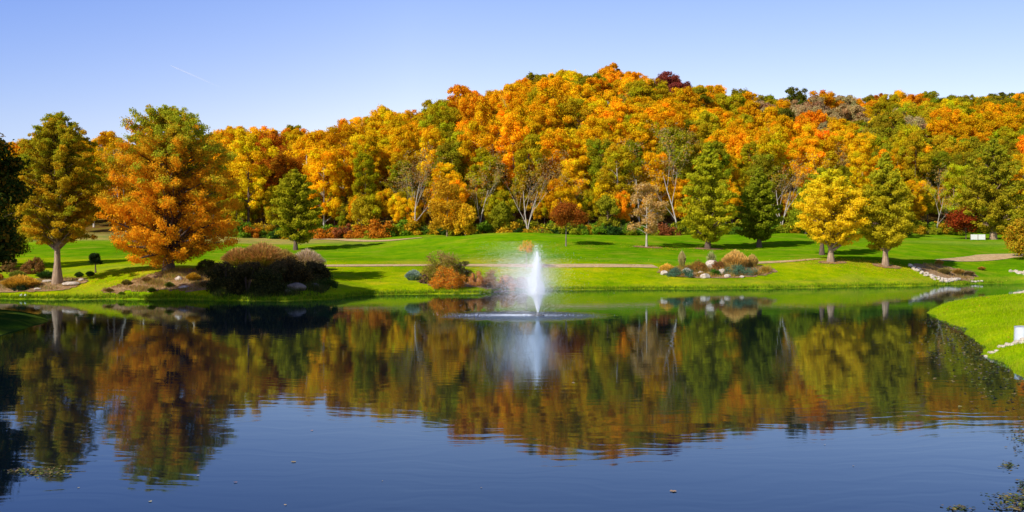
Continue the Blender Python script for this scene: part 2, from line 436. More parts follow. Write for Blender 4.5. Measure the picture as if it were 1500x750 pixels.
def cypress(name, H, z0, Rr, prof, nb, n, leaf, seed, cols, thick=1.0, flat=.62, ka=.15, kb=.34, fr0=None):
    """conical feathery crown in tiers; cols(cent, tipness, t, rnd)->rgb"""
    r = np.random.default_rng(seed); cl = []; tip = []; tt = []; ends = []
    for i in range(nb):
        t = (i + .5) / nb; t = t ** .92
        th = i * 2.39996 + r.uniform(-.4, .4)
        Lb = Rr * np.interp(t, [p[0] for p in prof], [p[1] for p in prof]) * r.uniform(.80, 1.10)
        z = z0 + t * (H - z0)
        rise = r.uniform(.05, .38) * Lb
        fr = (fr0 or [.3, .55, .78, .98]) if Lb > 1.2 else [.4, .9]
        for q in fr:
            rad = (ka * Lb + kb) * r.uniform(.75, 1.25) * thick * (1.15 - .35 * q)
            a = th + r.uniform(-.25, .25) * (1.2 - q)
            cl.append((Lb*q*math.cos(a), Lb*q*math.sin(a), z - rad * .3 + rise * q * q + r.uniform(-.15, .15), rad, flat))
            tip.append(q); tt.append(t)
        ends.append((Lb*.8*math.cos(th), Lb*.8*math.sin(th), z + rise * .6))
    cl.append((0, 0, H - .3, .3 * thick + .12, 1.3)); tip.append(1); tt.append(1)
    tip = np.array(tip); tt = np.array(tt); cj = r.normal(size=len(cl))
    def cf(c, k, n): return cols(c, tip[k], tt[k], cj[k], rng.random(n))
    me = leaf_mesh(name, *clump_leaves(cl, n, leaf, cf, .85, .35, .25))
    return cl, ends, me

def lerp(a, b, t): return np.array(a)[None] * (1 - t[:, None]) + np.array(b)[None] * t[:, None]
def two_tone(c0, c1, c2, bias=0.0, hi=0.0, cw=.25, top=.35):
    """c0 inner, c1 body, c2 tip/top colour"""
    def f(c, tip, t, cj, rn):
        g = np.clip((t - .62) * 2.2 * top + (rn - .5) * .55 + cw * cj + bias + hi * (tip - .6), 0, 1)
        col_ = lerp(c1, c2, g)
        dk = np.clip(.78 - tip, 0, .5) * .8  # leaves near the trunk darkened, crown shade painted into the colour
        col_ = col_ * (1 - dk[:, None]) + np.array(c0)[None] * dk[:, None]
        return col_ * (.78 + .44 * np.random.default_rng(3).random(len(g)))[:, None]
    return f

CONE2 = [(0,.5),(.1,.88),(.22,1),(.4,.87),(.6,.64),(.78,.40),(.92,.18),(1,.05)]
CONE = [(0,.55),(.08,.88),(.2,1),(.4,.9),(.6,.72),(.78,.48),(.92,.24),(1,.08)]
OVAL = [(0,.5),(.1,.85),(.3,1),(.5,.95),(.7,.78),(.85,.52),(1,.15)]
BIG2 = [(0,.6),(.08,.93),(.24,1),(.4,.97),(.56,.89),(.72,.77),(.88,.50),(.96,.26),(1,.10)]
FULL = [(0,.6),(.07,.93),(.28,1),(.45,.93),(.65,.80),(.83,.60),(.93,.34),(1,.12)]

def specimen(name, cat, label, px, d, top_py, R_px, seed, prof, cols, foliage_py, nb=60, n=22000, leaf=.14, bark=None, r0=.28, thick=1.0, flat=.62, ka=.10, kb=.30, fr0=None, flare=1.7, base_z=None, group=None, rz=0, x=None):
    X = wx(px, d) if x is None else x; Z = gz(X, d)
    H = wz(top_py, d) - Z; Rr = R_px / FOC * d; z0 = max(.3, wz(foliage_py, d) - Z)
    root = empty(name, (X, d, Z), rz, label, cat, group)
    cl, ends, me = cypress('crown', H, z0, Rr, prof, nb, n, leaf, seed, cols, thick, flat, ka, kb, fr0)
    obj('crown', me, root)
    obj('trunk', trunk_mesh('trunk', H * .96, r0, [e for e in ends if e[2] < H * .93], bark or BARK, seed, straight=True, flare=flare), root)
    return root

# ------------------------------------------------------------------ ground sheet
def build_ground():
    X, Y, Z = XX, YY, ZZ
    U = np.clip(CX + FOC * X / np.maximum(Y, 5), -400, 1900)
    n = X.shape
    def g(c): return np.broadcast_to(np.array(c, float), n + (3,)).copy()
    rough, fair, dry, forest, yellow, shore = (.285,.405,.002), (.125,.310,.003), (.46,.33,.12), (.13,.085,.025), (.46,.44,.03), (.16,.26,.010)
    C = g(rough)
    def blend(C, c, m):
        m = np.clip(m, 0, 1)[..., None]; return C * (1 - m) + np.array(c) * m
    sm = lambda a, b, v: np.clip((v - a) / (b - a), 0, 1) ** 2 * (3 - 2 * np.clip((v - a) / (b - a), 0, 1))
    far = sm(117, 124, Y + 2.5 * np.sin(X * .12))
    C = blend(C, fair, far * .9)
    # lighter mown band between the two slopes, left-hand fairway
    C = blend(C, (.20,.38,.004), sm(150, 156, Y) * (1 - sm(160, 166, Y)) * (U < 620))
    band = np.exp(-((Y - 100 - .02*X) / 3.0) ** 2) * sm(520, 100, U)
    C = blend(C, (.30,.40,.02), band * .8)
    ft = np.interp(U, UK, [PROF[int(k)][-1][0] for k in UK])
    # unmown meadow at the foot of the hill, left
    mead = sm(-26, -14, Y - ft) * sm(560, 470, U)
    C = blend(C, dry, mead * .75)
    def spot(px, py_d, wxp, wd, c, s):
        nonlocal C
        q = ((U - px) / wxp) ** 2 + ((Y - py_d) / wd) ** 2
        C = blend(C, c, np.exp(-q) * s)
    spot(612, 118, 38, 4.5, yellow, .9); spot(700, 121, 45, 5.5, yellow, .95); spot(560, 165, 90, 3, (.26,.36,.03), .7)
    spot(990, 122, 90, 3, (.13,.36,.01), .6)
    C = blend(C, (.34,.38,.02), np.exp(-((Z - .62) / .16) ** 2) * sm(930, 1010, U) * (Y > 95) * (Y < 125) * .8)
    spot(1430, 172, 120, 7, (.30,.42,.04), .8)
    spot(1440, 192, 90, 5, (.12,.30,.03), .5)
    wn = np.sin(X*.31 + 2*np.sin(Y*.13)) * np.sin(Y*.42 + 1.5*np.sin(X*.17)) + .5*np.sin(X*.9+Y*.7)*np.sin(Y*1.1-X*.5)
    C = blend(C, (.46,.46,.01), np.clip(wn - .45, 0, 1) * .9 * (Z > .3) * (Y > 80) * (1 - .6*far))
    C = blend(C, (.20,.36,.003), np.clip(-wn - .5, 0, 1) * .8 * (Y > 80))
    # spit: bright, with yellowish crest
    sp = (X > 10) & (Y < 92)
    C = np.where(sp[..., None], np.array((.27,.42,.003)) * (1 + .10 * np.sin(X*.8+Y*.5))[..., None], C)
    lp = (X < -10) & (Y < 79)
    C = np.where(lp[..., None], np.array((.03,.07,.01)), C)  # left spit: the trees' shade is put into the grass colour
    C = blend(C, forest, sm(-6, 3, Y - ft))
    C = blend(C, (.05,.05,.02), sm(.05, -.25, Z))
    C = blend(C, shore, np.exp(-((Z - .08) / .10) ** 2) * .6)
    ny, nx = n
    idx = np.arange(ny * nx).reshape(ny, nx)
    f = np.stack([idx[:-1,:-1], idx[:-1,1:], idx[1:,1:], idx[1:,:-1]], -1).reshape(-1, 4)
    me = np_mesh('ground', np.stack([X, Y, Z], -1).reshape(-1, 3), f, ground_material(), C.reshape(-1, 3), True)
    o = obj('ground', me); tag(o, kind='structure')
build_ground()

# water
xs = axis([(-400,-60,40),(-60,60,6),(60,400,40)]); ys = axis([(-20,10,6),(10,140,5)])
wxx, wyy = np.meshgrid(xs, ys)
idx = np.arange(wxx.size).reshape(wxx.shape)
f = np.stack([idx[:-1,:-1], idx[:-1,1:], idx[1:,1:], idx[1:,:-1]], -1).reshape(-1, 4)
tag(obj('water', np_mesh('water', np.stack([wxx, wyy, wxx*0], -1).reshape(-1,3), f, water_material(), None, True)), kind='structure')

def drape(name, poly_ud, mat, lift=.05, step=.3, kind='structure', rag=.25, zc=None):
    """a sheet laid on the ground inside a polygon given as (column, distance)"""
    P = smooth_poly([(wx(u, d), d) for u, d in poly_ud], 2)
    x0, x1 = min(p[0] for p in P), max(p[0] for p in P); y0, y1 = min(p[1] for p in P), max(p[1] for p in P)
    gx = np.arange(x0 - step, x1 + 2*step, step); gy = np.arange(y0 - step, y1 + 2*step, step)
    A, B = np.meshgrid(gx, gy); ins = poly_sd(A, B, P) + rag * np.sin(A*3.1+B*1.7) * np.sin(B*2.3-A) > 0
    cell = ins[:-1,:-1] & ins[1:,:-1] & ins[:-1,1:] & ins[1:,1:]
    Zv = gzv(A.ravel(), B.ravel()) + lift
    idx = np.arange(A.size).reshape(A.shape)
    f = np.stack([idx[:-1,:-1], idx[:-1,1:], idx[1:,1:], idx[1:,:-1]], -1)[cell]
    used, inv = np.unique(f, return_inverse=True)
    v = np.stack([A.ravel(), B.ravel(), Zv], -1)[used]
    o = obj(name, np_mesh(name, v, inv.reshape(-1, 4), mat, None, True)); tag(o, kind=kind)
    return o
def ribbon(name, pts_ud, width, mat, lift=.05):
    P = [np.array((wx(u, d), d)) for u, d in pts_ud]
    Q = []
    for i in range(len(P) - 1):
        a, b, c, d = P[max(i-1,0)], P[i], P[i+1], P[min(i+2, len(P)-1)]
        for k in range(24):
            t = k / 24
            Q.append(.5*((2*b)+(-a+c)*t+(2*a-5*b+4*c-d)*t*t+(-a+3*b-3*c+d)*t**3))
    Q.append(P[-1]); Q = np.array(Q)
    T = np.gradient(Q, axis=0); T = unit(T); Nn = np.stack([-T[:,1], T[:,0]], 1)
    W = np.interp(np.linspace(0,1,len(Q)), np.linspace(0,1,len(width)), width) if isinstance(width, list) else np.full(len(Q), width)
    m = 7; rows = []
    for k in range(m):
        s = (k/(m-1) - .5); e = Q + Nn * (s * W)[:, None]
        rows.append(np.stack([e[:,0], e[:,1], gzv(e[:,0], e[:,1]) + lift], 1))
    V = np.stack(rows, 1).reshape(-1, 3); idx = np.arange(len(V)).reshape(len(Q), m)
    f = np.stack([idx[:-1,:-1], idx[1:,:-1], idx[1:,1:], idx[:-1,1:]], -1).reshape(-1, 4)
    tag(obj(name, np_mesh(name, V, f, mat, None, True)), kind='structure')
ribbon('path', [(462,112.5),(560,112.6),(650,112.8),(740,113),(830,113.6),(900,114.6),(960,115.6)], 2.3, GRAVEL)
ribbon('path', [(1060,118.8),(1100,119.6),(1150,121.2),(1200,123.5)], [2.2,2.0,.8], GRAVEL)
ribbon('path', [(1372,132),(1400,134.5),(1440,138.5),(1470,141.5),(1520,142.5),(1600,142),(1750,140)], [.8,2.6,4.5,4.2,3.5,3.2], GRAVEL)
ribbon('path', [(455,181),(500,174),(530,168),(575,165.5),(618,166)], [1.6,2.2,2.8,3.2,1.5], GRAVEL, .07)

drape('planting_bed', [(-60,85),(30,85.2),(80,85),(115,86.2),(138,89.5),(105,92),(60,92.5),(0,92),(-60,92)], MULCH)
drape('planting_bed', [(128,84.6),(190,84.4),(262,84.2),(330,83.6),(400,84),(470,86),(486,92),(440,99),(370,98),(320,93),(258,91),(236,89.5),(185,87)], MULCH)
drape('planting_bed', [(612,95.3),(650,94.2),(700,95.5),(752,98.5),(756,102),(700,100.5),(640,100),(610,98)], MULCH)
drape('planting_bed', [(962,111.2),(1000,109.4),(1050,109.6),(1100,110.2),(1136,112.4),(1140,115),(1115,117.5),(1060,118),(990,116.5),(962,113.5)], MULCH)
drape('planting_bed', [(1325,123),(1345,119.6),(1385,119),(1420,120.5),(1440,123.5),(1400,126),(1350,126)], MULCH)
for px, d in ((1217,120.2),(1297,120.4),(947,140),(1037,142)):
    drape('tree_mulch', [(px-22,d-.9),(px,d-1.6),(px+24,d-.9),(px+26,d+.5),(px,d+1.4),(px-20,d+.6)], MULCH, step=.2, rag=.08)

# ------------------------------------------------------------------ lone trees
T1 = two_tone((.08,.06,.01), (.80,.48,.02), (.42,.45,.02), bias=.60, top=.25, cw=.30)
T2 = two_tone((.16,.10,.01), (1.0,.50,.02), (.50,.54,.03), bias=.28, hi=.7, top=1.1, cw=.50)
specimen('cypress_tree', 'tree', 'tall brown-green cypress with a pale flared trunk on the left bank', 84, 88, 168, 64, 21, FULL, T1, 354,
         nb=190, n=110000, leaf=.08, bark=BARK_TAN, r0=.26, flare=2.2, rz=1.0, flat=.6, ka=.05, kb=.28, fr0=[.35,.6,.8,1.0])
specimen('cypress_tree', 'tree', 'broad orange cypress with green branch tips, biggest lone tree on the left bank', 247, 89.3, 158, 96, 5, BIG2, T2, 383,
         nb=210, n=150000, leaf=.085, bark=BARK, r0=.36, flare=1.8, thick=1.0, rz=2.0, flat=.72, ka=.05, kb=.33, fr0=[.3,.5,.66,.80,.92,1.02])
GREEN = two_tone((.06,.06,.01), (.46,.42,.018), (.60,.54,.02), bias=.1, top=.3)
specimen('lawn_tree', 'tree', 'small dense dark green tree on the fairway behind the reddish bank shrubs', 433, 150, 250, 37, 8, OVAL, GREEN, 353,
         nb=55, n=22000, leaf=.18, r0=.26)
specimen('lawn_tree', 'tree', 'tall pointed yellow-green tree directly behind the rock garden', 1037, 142, 209, 43, 9, CONE2,
         two_tone((.08,.08,.01), (.64,.58,.02), (.44,.50,.02), bias=.4), 351, nb=130, n=44000, leaf=.13, r0=.32, bark=BARK)
specimen('lawn_tree', 'tree', 'dark shaded green tree with a wide black shadow right of the tall pointed one', 1112, 147, 249, 34, 10, CONE,
         two_tone((.03,.04,.01), (.30,.34,.015), (.48,.48,.02), bias=.2), 350, nb=60, n=22000, leaf=.18, r0=.3)
specimen('lawn_tree', 'tree', 'bright golden yellow tree with green top on the near lawn', 1217, 120.2, 250, 48, 12, OVAL,
         two_tone((.22,.15,.01), (1.0,.74,.02), (.80,.76,.02), bias=.05, top=1.1), 357, nb=110, n=44000, leaf=.12, r0=.32, bark=BARK_TAN, thick=1.0)
specimen('lawn_tree', 'tree', 'olive green cone-shaped tree at right of the bright golden tree', 1297, 120.4, 224, 45, 13, CONE2,
         two_tone((.09,.09,.01), (.68,.56,.02), (.46,.48,.02), bias=.4, top=.4), 362, nb=130, n=46000, leaf=.12, r0=.3, bark=BARK_TAN)
specimen('lawn_tree', 'tree', 'dull green tree half hidden behind the bright golden tree', 1204, 134, 247, 34, 14, OVAL,
         two_tone((.08,.08,.01), (.45,.44,.02), (.45,.46,.02), bias=.3), 352, nb=50, n=16000, leaf=.18, r0=.27)
specimen('lawn_tree', 'tree', 'large olive green tree tinged with red at the right edge', 1455, 186, 205, 50, 15, CONE,
         two_tone((.07,.06,.01), (.54,.42,.02), (.38,.42,.02), bias=.5), 338, nb=140, n=46000, leaf=.18, r0=.5, bark=BARK_TAN)

# thin round-headed small trees
def small_tree(name, label, px, d, top_py, R_px, low_py, colr, seed, n=9000, leaf=.12, bark=None, stems=1, flat=.8, rr=.09, twigs=26, thin=.3):
    X = wx(px, d); Z = gz(X, d); H = wz(top_py, d) - Z; Rr = R_px / FOC * d; z0 = wz(low_py, d) - Z
    r = np.random.default_rng(seed)
    root = empty(name, (X, d, Z), 0, label, 'tree')
    cl = []
    for i in range(twigs):
        th = r.uniform(0, 6.28); t = r.random(); pr = math.sin(math.pi * (.2 + .72 * t)) ** .7
        q = Rr * thin * r.uniform(.7, 1.2); rad = Rr * pr * math.sqrt(r.random()) * .9
        cl.append((rad*math.cos(th), rad*math.sin(th), z0 + q*.5 + t * (H - z0 - q), q, flat))
    def cf(c, k, n): return pick(colr, n) * (.7 + .6 * rng.random(n))[:, None]
    obj('crown', leaf_mesh('crown', *clump_leaves(cl, n, leaf, cf)), root)
    tops = [(c[0], c[1], c[2]) for c in cl]
    obj('trunk', trunk_mesh('trunk', H * .85, rr, tops, bark or BARK, seed, lean=.015), root)
    return root
small_tree('ornamental_tree', 'small round rust-red tree with grey twiggy underside right of the fountain', 829, 138, 297, 30, 331, [(3,(.42,.11,.015)),(2,(.5,.17,.02)),(1,(.28,.10,.02))], 31, n=8500, leaf=.10, bark=bark_material('grey_bark',(.12,.09,.07),(.34,.27,.22)))
small_tree('ornamental_tree', 'slender sparse peach-coloured tree on the mown slope', 947, 140, 268, 33, 342, [(4,(.72,.46,.16)),(2,(.70,.50,.25)),(2,(.6,.36,.05))], 32, n=7500, leaf=.12, bark=BARK_PALE, rr=.13, twigs=42, thin=.2)
small_tree('ornamental_tree', 'small dark red tree beside the white panels', 1415, 189, 302, 30, 338, [(3,(.36,.05,.015)),(2,(.46,.10,.015)),(1,(.2,.05,.02))], 33, n=7000, leaf=.17)
small_tree('ornamental_tree', 'low golden leafy tree cut off by the right edge', 1508, 137, 322, 34, 372, [(3,(.62,.42,.02)),(2,(.40,.36,.02)),(1,(.7,.32,.02))], 34, n=9000, leaf=.14)
small_tree('clipped_tree', 'little dark round-headed tree on the lawn between the two cypresses', 140, 94, 371, 11, 386, [(3,(.03,.06,.02)),(1,(.06,.08,.02))], 35, n=3500, leaf=.06, flat=.8)
small_tree('ornamental_tree', 'small orange-tipped bare-stemmed tree seen through the left side of the spray', 771, 111, 352, 17, 371, [(3,(.95,.60,.05)),(1,(.9,.45,.03))], 36, n=620, leaf=.08, twigs=11, bark=bark_material('rosy_bark',(.2,.11,.09),(.42,.27,.22)), rr=.05)

# big shaded tree at the left edge, with the trees outside the frame that shade the near left bank
def big_broad(name, label, X, d, H, Rr, z0, colr, seed, n=40000, leaf=.13, K=90):
    Z = gz(X, d); root = empty(name, (X, d, Z), 0, label, 'tree')
    r = np.random.default_rng(seed); cl = []
    for i in range(K):
        th = r.uniform(0, 6.28); t = (i + r.random()) / K; pr = math.sin(math.pi * (.12 + .80 * t)) ** .6
        q = Rr * r.uniform(.13, .25); rad = Rr * pr * r.uniform(.5, 1.0)
        cl.append((rad*math.cos(th), rad*math.sin(th), z0 + t * (H - z0 - q), q, .65))
    cj = r.random(K)
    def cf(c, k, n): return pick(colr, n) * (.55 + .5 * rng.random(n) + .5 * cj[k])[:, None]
    obj('crown', leaf_mesh('crown', *clump_leaves(cl, n, leaf, cf)), root)
    obj('trunk', trunk_mesh('trunk', H * .8, .38, [(c[0]*.85, c[1]*.85, c[2]) for c in cl[::3]], BARK, seed), root)
    return root
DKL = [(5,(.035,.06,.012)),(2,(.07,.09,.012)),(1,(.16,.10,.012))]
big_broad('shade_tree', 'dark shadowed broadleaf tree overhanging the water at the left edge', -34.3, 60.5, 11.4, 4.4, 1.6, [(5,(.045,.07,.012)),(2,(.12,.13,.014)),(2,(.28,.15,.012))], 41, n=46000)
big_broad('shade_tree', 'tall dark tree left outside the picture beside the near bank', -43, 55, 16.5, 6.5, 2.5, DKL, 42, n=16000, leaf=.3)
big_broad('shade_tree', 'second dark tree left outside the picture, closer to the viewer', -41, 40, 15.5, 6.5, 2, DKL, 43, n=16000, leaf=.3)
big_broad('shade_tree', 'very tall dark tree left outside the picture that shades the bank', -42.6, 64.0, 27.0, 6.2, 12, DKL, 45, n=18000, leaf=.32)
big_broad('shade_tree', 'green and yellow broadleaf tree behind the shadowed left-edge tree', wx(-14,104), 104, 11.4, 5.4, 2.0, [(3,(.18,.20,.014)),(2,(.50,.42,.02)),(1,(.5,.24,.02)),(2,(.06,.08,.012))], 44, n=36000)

# ------------------------------------------------------------------ the wooded hill
PAL = {
 'orange': (.98,.55,.010), 'deep orange': (.95,.43,.012), 'golden yellow': (.98,.66,.012), 'yellow-green': (.62,.51,.014),
 'olive green': (.38,.34,.014), 'rust red': (.62,.22,.014), 'burgundy': (.32,.07,.05), 'dark green': (.16,.18,.016), 'tan': (.58,.42,.20), 'amber': (.95,.58,.010)}
KIND = {'orange':'maple_tree','deep orange':'maple_tree','golden yellow':'hickory_tree','yellow-green':'hickory_tree','olive green':'oak_tree',
        'rust red':'oak_tree','burgundy':'oak_tree','dark green':'oak_tree','tan':'oak_tree','amber':'maple_tree'}
tall = []; low = []
for s in range(12):    # foot-of-hill trees: taller, more trunk
    Rr = rnd.uniform(3.7, 4.8); Hc = rnd.uniform(12.5, 15); z0 = rnd.uniform(1.8, 4.6)
    cl, me = broadleaf('crown', Rr, Hc, z0, 20000, .172, 100 + s, K=85)
    tops = [c[:3] for c in cl[::4]]
    tall.append((me, trunk_mesh('trunk', z0 + Hc * .8, .26, tops, BARK_PALE if s % 3 == 0 else (BARK_TAN if s % 3 == 1 else BARK), s, lean=.025), z0 + Hc))
for s in range(14):    # hillside trees
    Rr = rnd.uniform(3.6, 5.2); Hc = rnd.uniform(7.5, 11.0); z0 = rnd.uniform(3.0, 4.2)
    cl, me = broadleaf('crown', Rr, Hc, z0, 14500, .205, 200 + s, K=62)
    low.append((me, trunk_mesh('trunk', z0 + Hc * .75, .24, [c[:3] for c in cl[::5]], BARK, s + 20), z0 + Hc))

def bare_parts(seed, H=17, r0=.24, twig=1.0, fork=None, leaves=0):
    r = random.Random(seed); m = MB(); tw = MB(); ends = []
    def grow(p, d, L, rad, lev):
        seg = 4; pts = [p]; rads = [rad]; q = list(p); dd = list(d)
        for i in range(seg):
            for a in range(3): dd[a] += r.uniform(-.14, .14)
            dd[2] += .06
            nn = math.sqrt(sum(v*v for v in dd)); dd = [v/nn for v in dd]
            q = [q[a] + dd[a]*L/seg for a in range(3)]
            pts.append(tuple(q)); rads.append(rad * (1 - .17*(i+1)) )
        (m if lev <= 1 else tw).tube(pts, rads, 6 if lev < 2 else 4 if lev < 3 else 3)
        if lev >= 4: ends.append(pts[-1]); return
        nch = (3, 4, 4, 3)[lev]
        for k in range(nch):
            i = 2 + (k % 3) if lev else 1 + k
            i = min(i, 4)
            b = pts[i]; a = r.uniform(0, 6.28); sp = r.uniform(.35, .75)
            nd = [dd[0] + sp*math.cos(a), dd[1] + sp*math.sin(a), dd[2] + r.uniform(-.05, .25)]
            nn = math.sqrt(sum(v*v for v in nd)); nd = [v/nn for v in nd]
            grow(b, nd, L * r.uniform(.48, .68), rads[i] * r.uniform(.45, .65), lev + 1)
    if fork:
        for a in fork: grow((0, 0, -.2), (math.sin(a), .05, math.cos(a)), H * .55, r0, 0)
    else: grow((0, 0, -.2), (r.uniform(-.08,.08), 0, 1), H * .58, r0, 0)
    return m, tw, ends
TWIG = bark_material('twig', (.30,.24,.18), (.52,.44,.34))
bares = []
for s, fk in ((1, None), (2, (-.12, .16)), (3, None), (4, (-.2, .04, .2)), (5, None)):
    m, tw, ends = bare_parts(s, 18, .15, fork=fk)
    E = np.array(ends); k = rng.integers(0, len(E), 700)
    c = E[k] + rng.normal(size=(700, 3)) * .35
    lm = leaf_mesh('leaves', c, unit(rng.normal(size=(700, 3))), rng.uniform(.1, .22, 700), pick([(2,(.6,.42,.1)),(2,(.4,.3,.16)),(1,(.7,.3,.03))], 700))
    bares.append((m.mesh('trunk', BARK_PALE), tw.mesh('branches', TWIG), lm))

SECT = [(130,'behind the brown-green cypress'),(345,'behind the broad orange cypress'),(520,'behind the dark fairway tree'),
        (640,'above the large round shrub'),(740,'just left of the fountain'),(860,'right behind the fountain'),
        (990,'behind the peach-coloured tree'),(1080,'behind the pointed yellow-green tree'),(1170,'behind the shaded lawn tree'),
        (1260,'behind the golden lawn tree'),(1360,'behind the olive lawn tree'),(9999,'near the right edge')]
def where(u, t, d, front):
    s = next(w for lim, w in SECT if u < lim)
    if front: b = 'at the front of the wood'
    elif t < .12: b = 'at the hill foot'
    elif t < .4: b = 'on the lower hillside'
    elif t < .72: b = 'on the upper hillside'
    elif t < .9: b = 'just below the skyline'
    else: b = 'on the skyline'
    return b + ' ' + s
SPOTS = [  # (column, row of the crown in the photo, radius, colour)
 (985,122,30,'burgundy'),(405,232,34,'rust red'),(400,275,30,'rust red'),(508,255,26,'deep orange'),(505,300,26,'golden yellow'),(905,118,26,'deep orange'),
 (930,125,18,'orange'),(840,120,20,'golden yellow'),(1340,148,22,'deep orange'),(1390,140,20,'rust red'),(1180,146,22,'dark green'),(1180,165,24,'tan'),
 (1230,165,28,'tan'),(690,150,28,'deep orange'),(740,170,45,'orange'),(545,230,40,'golden yellow'),(560,190,40,'golden yellow'),(470,230,30,'orange'),
 (1080,215,26,'orange'),(1465,148,18,'dark green'),(485,173,16,'tan'),(350,215,34,'golden yellow'),(335,240,28,'amber'),(660,270,30,'amber'),(720,190,60,'orange'),
 (640,180,28,'yellow-green'),(600,215,30,'orange'),(840,215,30,'golden yellow'),(900,160,34,'orange'),(880,215,30,'orange'),(1000,180,30,'orange'),(800,265,24,'yellow-green'),
 (870,300,26,'olive green'),(830,250,20,'deep orange'),(610,290,25,'yellow-green'),(550,290,30,'yellow-green'),(1440,190,30,'orange'),(450,300,20,'orange'),
 (1330,250,26,'amber'),(1060,200,28,'deep orange'),(945,215,26,'yellow-green'),(1010,250,22,'olive green')]
def choose_colour(u, py, t):
    for (a, b, r_, c) in SPOTS:
        if (u - a) ** 2 + (py - b) ** 2 < (r_ * .8) ** 2: return c
    lf = math.sin(u * .021 + py * .045) + .7 * math.sin(u * .047 - py * .03 + 1)
    if u > 1080 and t > .35: w = [('orange',16),('golden yellow',14),('yellow-green',20),('olive green',20),('rust red',4),('dark green',3),('tan',7),('deep orange',10),('amber',18)]
    elif t > .35: w = [('orange',25),('golden yellow',24),('yellow-green',21),('olive green',8),('rust red',1),('deep orange',8),('amber',24),('tan',1)]
    else: w = [('orange',16),('golden yellow',22),('yellow-green',27),('olive green',22),('rust red',3),('deep orange',4),('amber',20)]
    if lf > .5: w = [(c, v * (2 if c in ('orange','deep orange','amber') else 1)) for c, v in w]
    elif lf < -.5: w = [(c, v * (2 if c in ('yellow-green','olive green','golden yellow') else 1)) for c, v in w]
    s = sum(v for _, v in w); q = rnd.random() * s
    for c, v in w:
        q -= v
        if q <= 0: return c
    return 'orange'
NF = 0
used_pos = []
d = 170.0; row = 0
cands = []
while d < 402:
    step = 7.6 if d < 235 else 8.6
    gap = (7.4 if d < 235 else 8.6)
    x = wx(-110, d) + (row % 2) * gap / 2
    while x < wx(1610, d):
        X = x + rnd.uniform(-2.2, 2.2); Y = d + rnd.uniform(-2.6, 2.6); u = CX + FOC * X / Y
        x += gap * rnd.uniform(.9, 1.1)
        ft = float(np.interp(u, UK, [PROF[int(k)][-1][0] for k in UK])); dc = float(hill_par(u)[0])
        if Y < ft - 1 or Y > dc + 3: continue
        # hidden by the lone cypresses or off to the sides: thinner planting
        t = (Y - ft) / (dc - ft)
        cands.append((X, Y, u, t, Y - ft))
    d += step; row += 1
for (X, Y, u, t, off) in cands:
    front = off < 7
    Z = gz(X, Y)
    r_ = rnd.random()
    rz = rnd.uniform(0, 6.28)
    if (off < 16 and 560 < u < 1260 and r_ < .15) or (off < 30 and r_ < .07) or (off > 30 and r_ < .03):
        me = rnd.choice(bares); s = rnd.uniform(.72, .98)
        o = empty('bare_tree', (X, Y, Z), rz, 'pale nearly leafless tree ' + where(u, t, Y, front), 'tree', 'trees of the wooded hill')
        o.scale = (s, s, s)
        obj('trunk', me[0], o); obj('branches', me[1], o)
        if off < 30: obj('leaves', me[2], o)
        NF += 1; continue
    var = rnd.choice(tall if off < 24 else low)
    s = rnd.uniform(.84, 1.08) if off >= 24 else rnd.uniform(.72, 1.05)
    if off < 10 and u > 1230: s *= .9
    top = Z + var[2] * s; py = HOR - (top - 4 - EYE) * FOC / Y
    c = choose_colour(u, py, t)
    v = rnd.uniform(.80, 1.10)
    base = PAL[c]
    colr = tuple(base[i] * v * rnd.uniform(.92, 1.08) for i in range(3)) + (1,)
    size = 'tall ' if s * var[2] > 17 else ('small ' if s * var[2] < 12.3 else '')
    o = empty(KIND[c], (X, Y, Z - .1), rz, size + c + ' tree ' + where(u, t, Y, front), 'tree', 'trees of the wooded hill')
    o.scale = (s * rnd.uniform(.82, 1.15), s * rnd.uniform(.82, 1.15), s * rnd.uniform(.92, 1.12))
    cr = obj('crown', var[0], o); cr.color = colr
    tr = obj('trunk', var[1], o)
    NF += 1
print('hill trees', NF)

# the large pale bare trees that stand out at the front of the wood
for i, (px, d, top, s, lab) in enumerate([(772,171,222,1,'white-barked tree forking low into two pale trunks behind the fountain'),
        (608,176,215,0,'tall thin bare grey tree with one long trunk in the wood left of the fountain'),
        (703,173,228,2,'slim bare tree between golden trees left of the forked white tree'),
        (992,175,190,4,'very tall straight pale-trunked tree left of the tall pointed lawn tree'),
        (938,176,205,0,'bare grey tree rising behind the slender peach-coloured tree'),
        (822,174,232,2,'bare grey tree rising behind the small rust-red tree'),
        (1145,182,225,1,'pale bare forked tree right of the shaded lawn tree'),
        (1372,204,250,4,'pale bare tree in front of the wood left of the dark red tree')]):
    X = wx(px, d); Z = gz(X, d); H = wz(top, d) - Z; me = bares[s]
    o = empty('bare_tree', (X, d, Z), .6 * i if s != 1 else .2, lab, 'tree')
    k = H / 17.5; o.scale = (k, k, k)
    obj('trunk', me[0], o); obj('branches', me[1], o); obj('leaves', me[2], o)

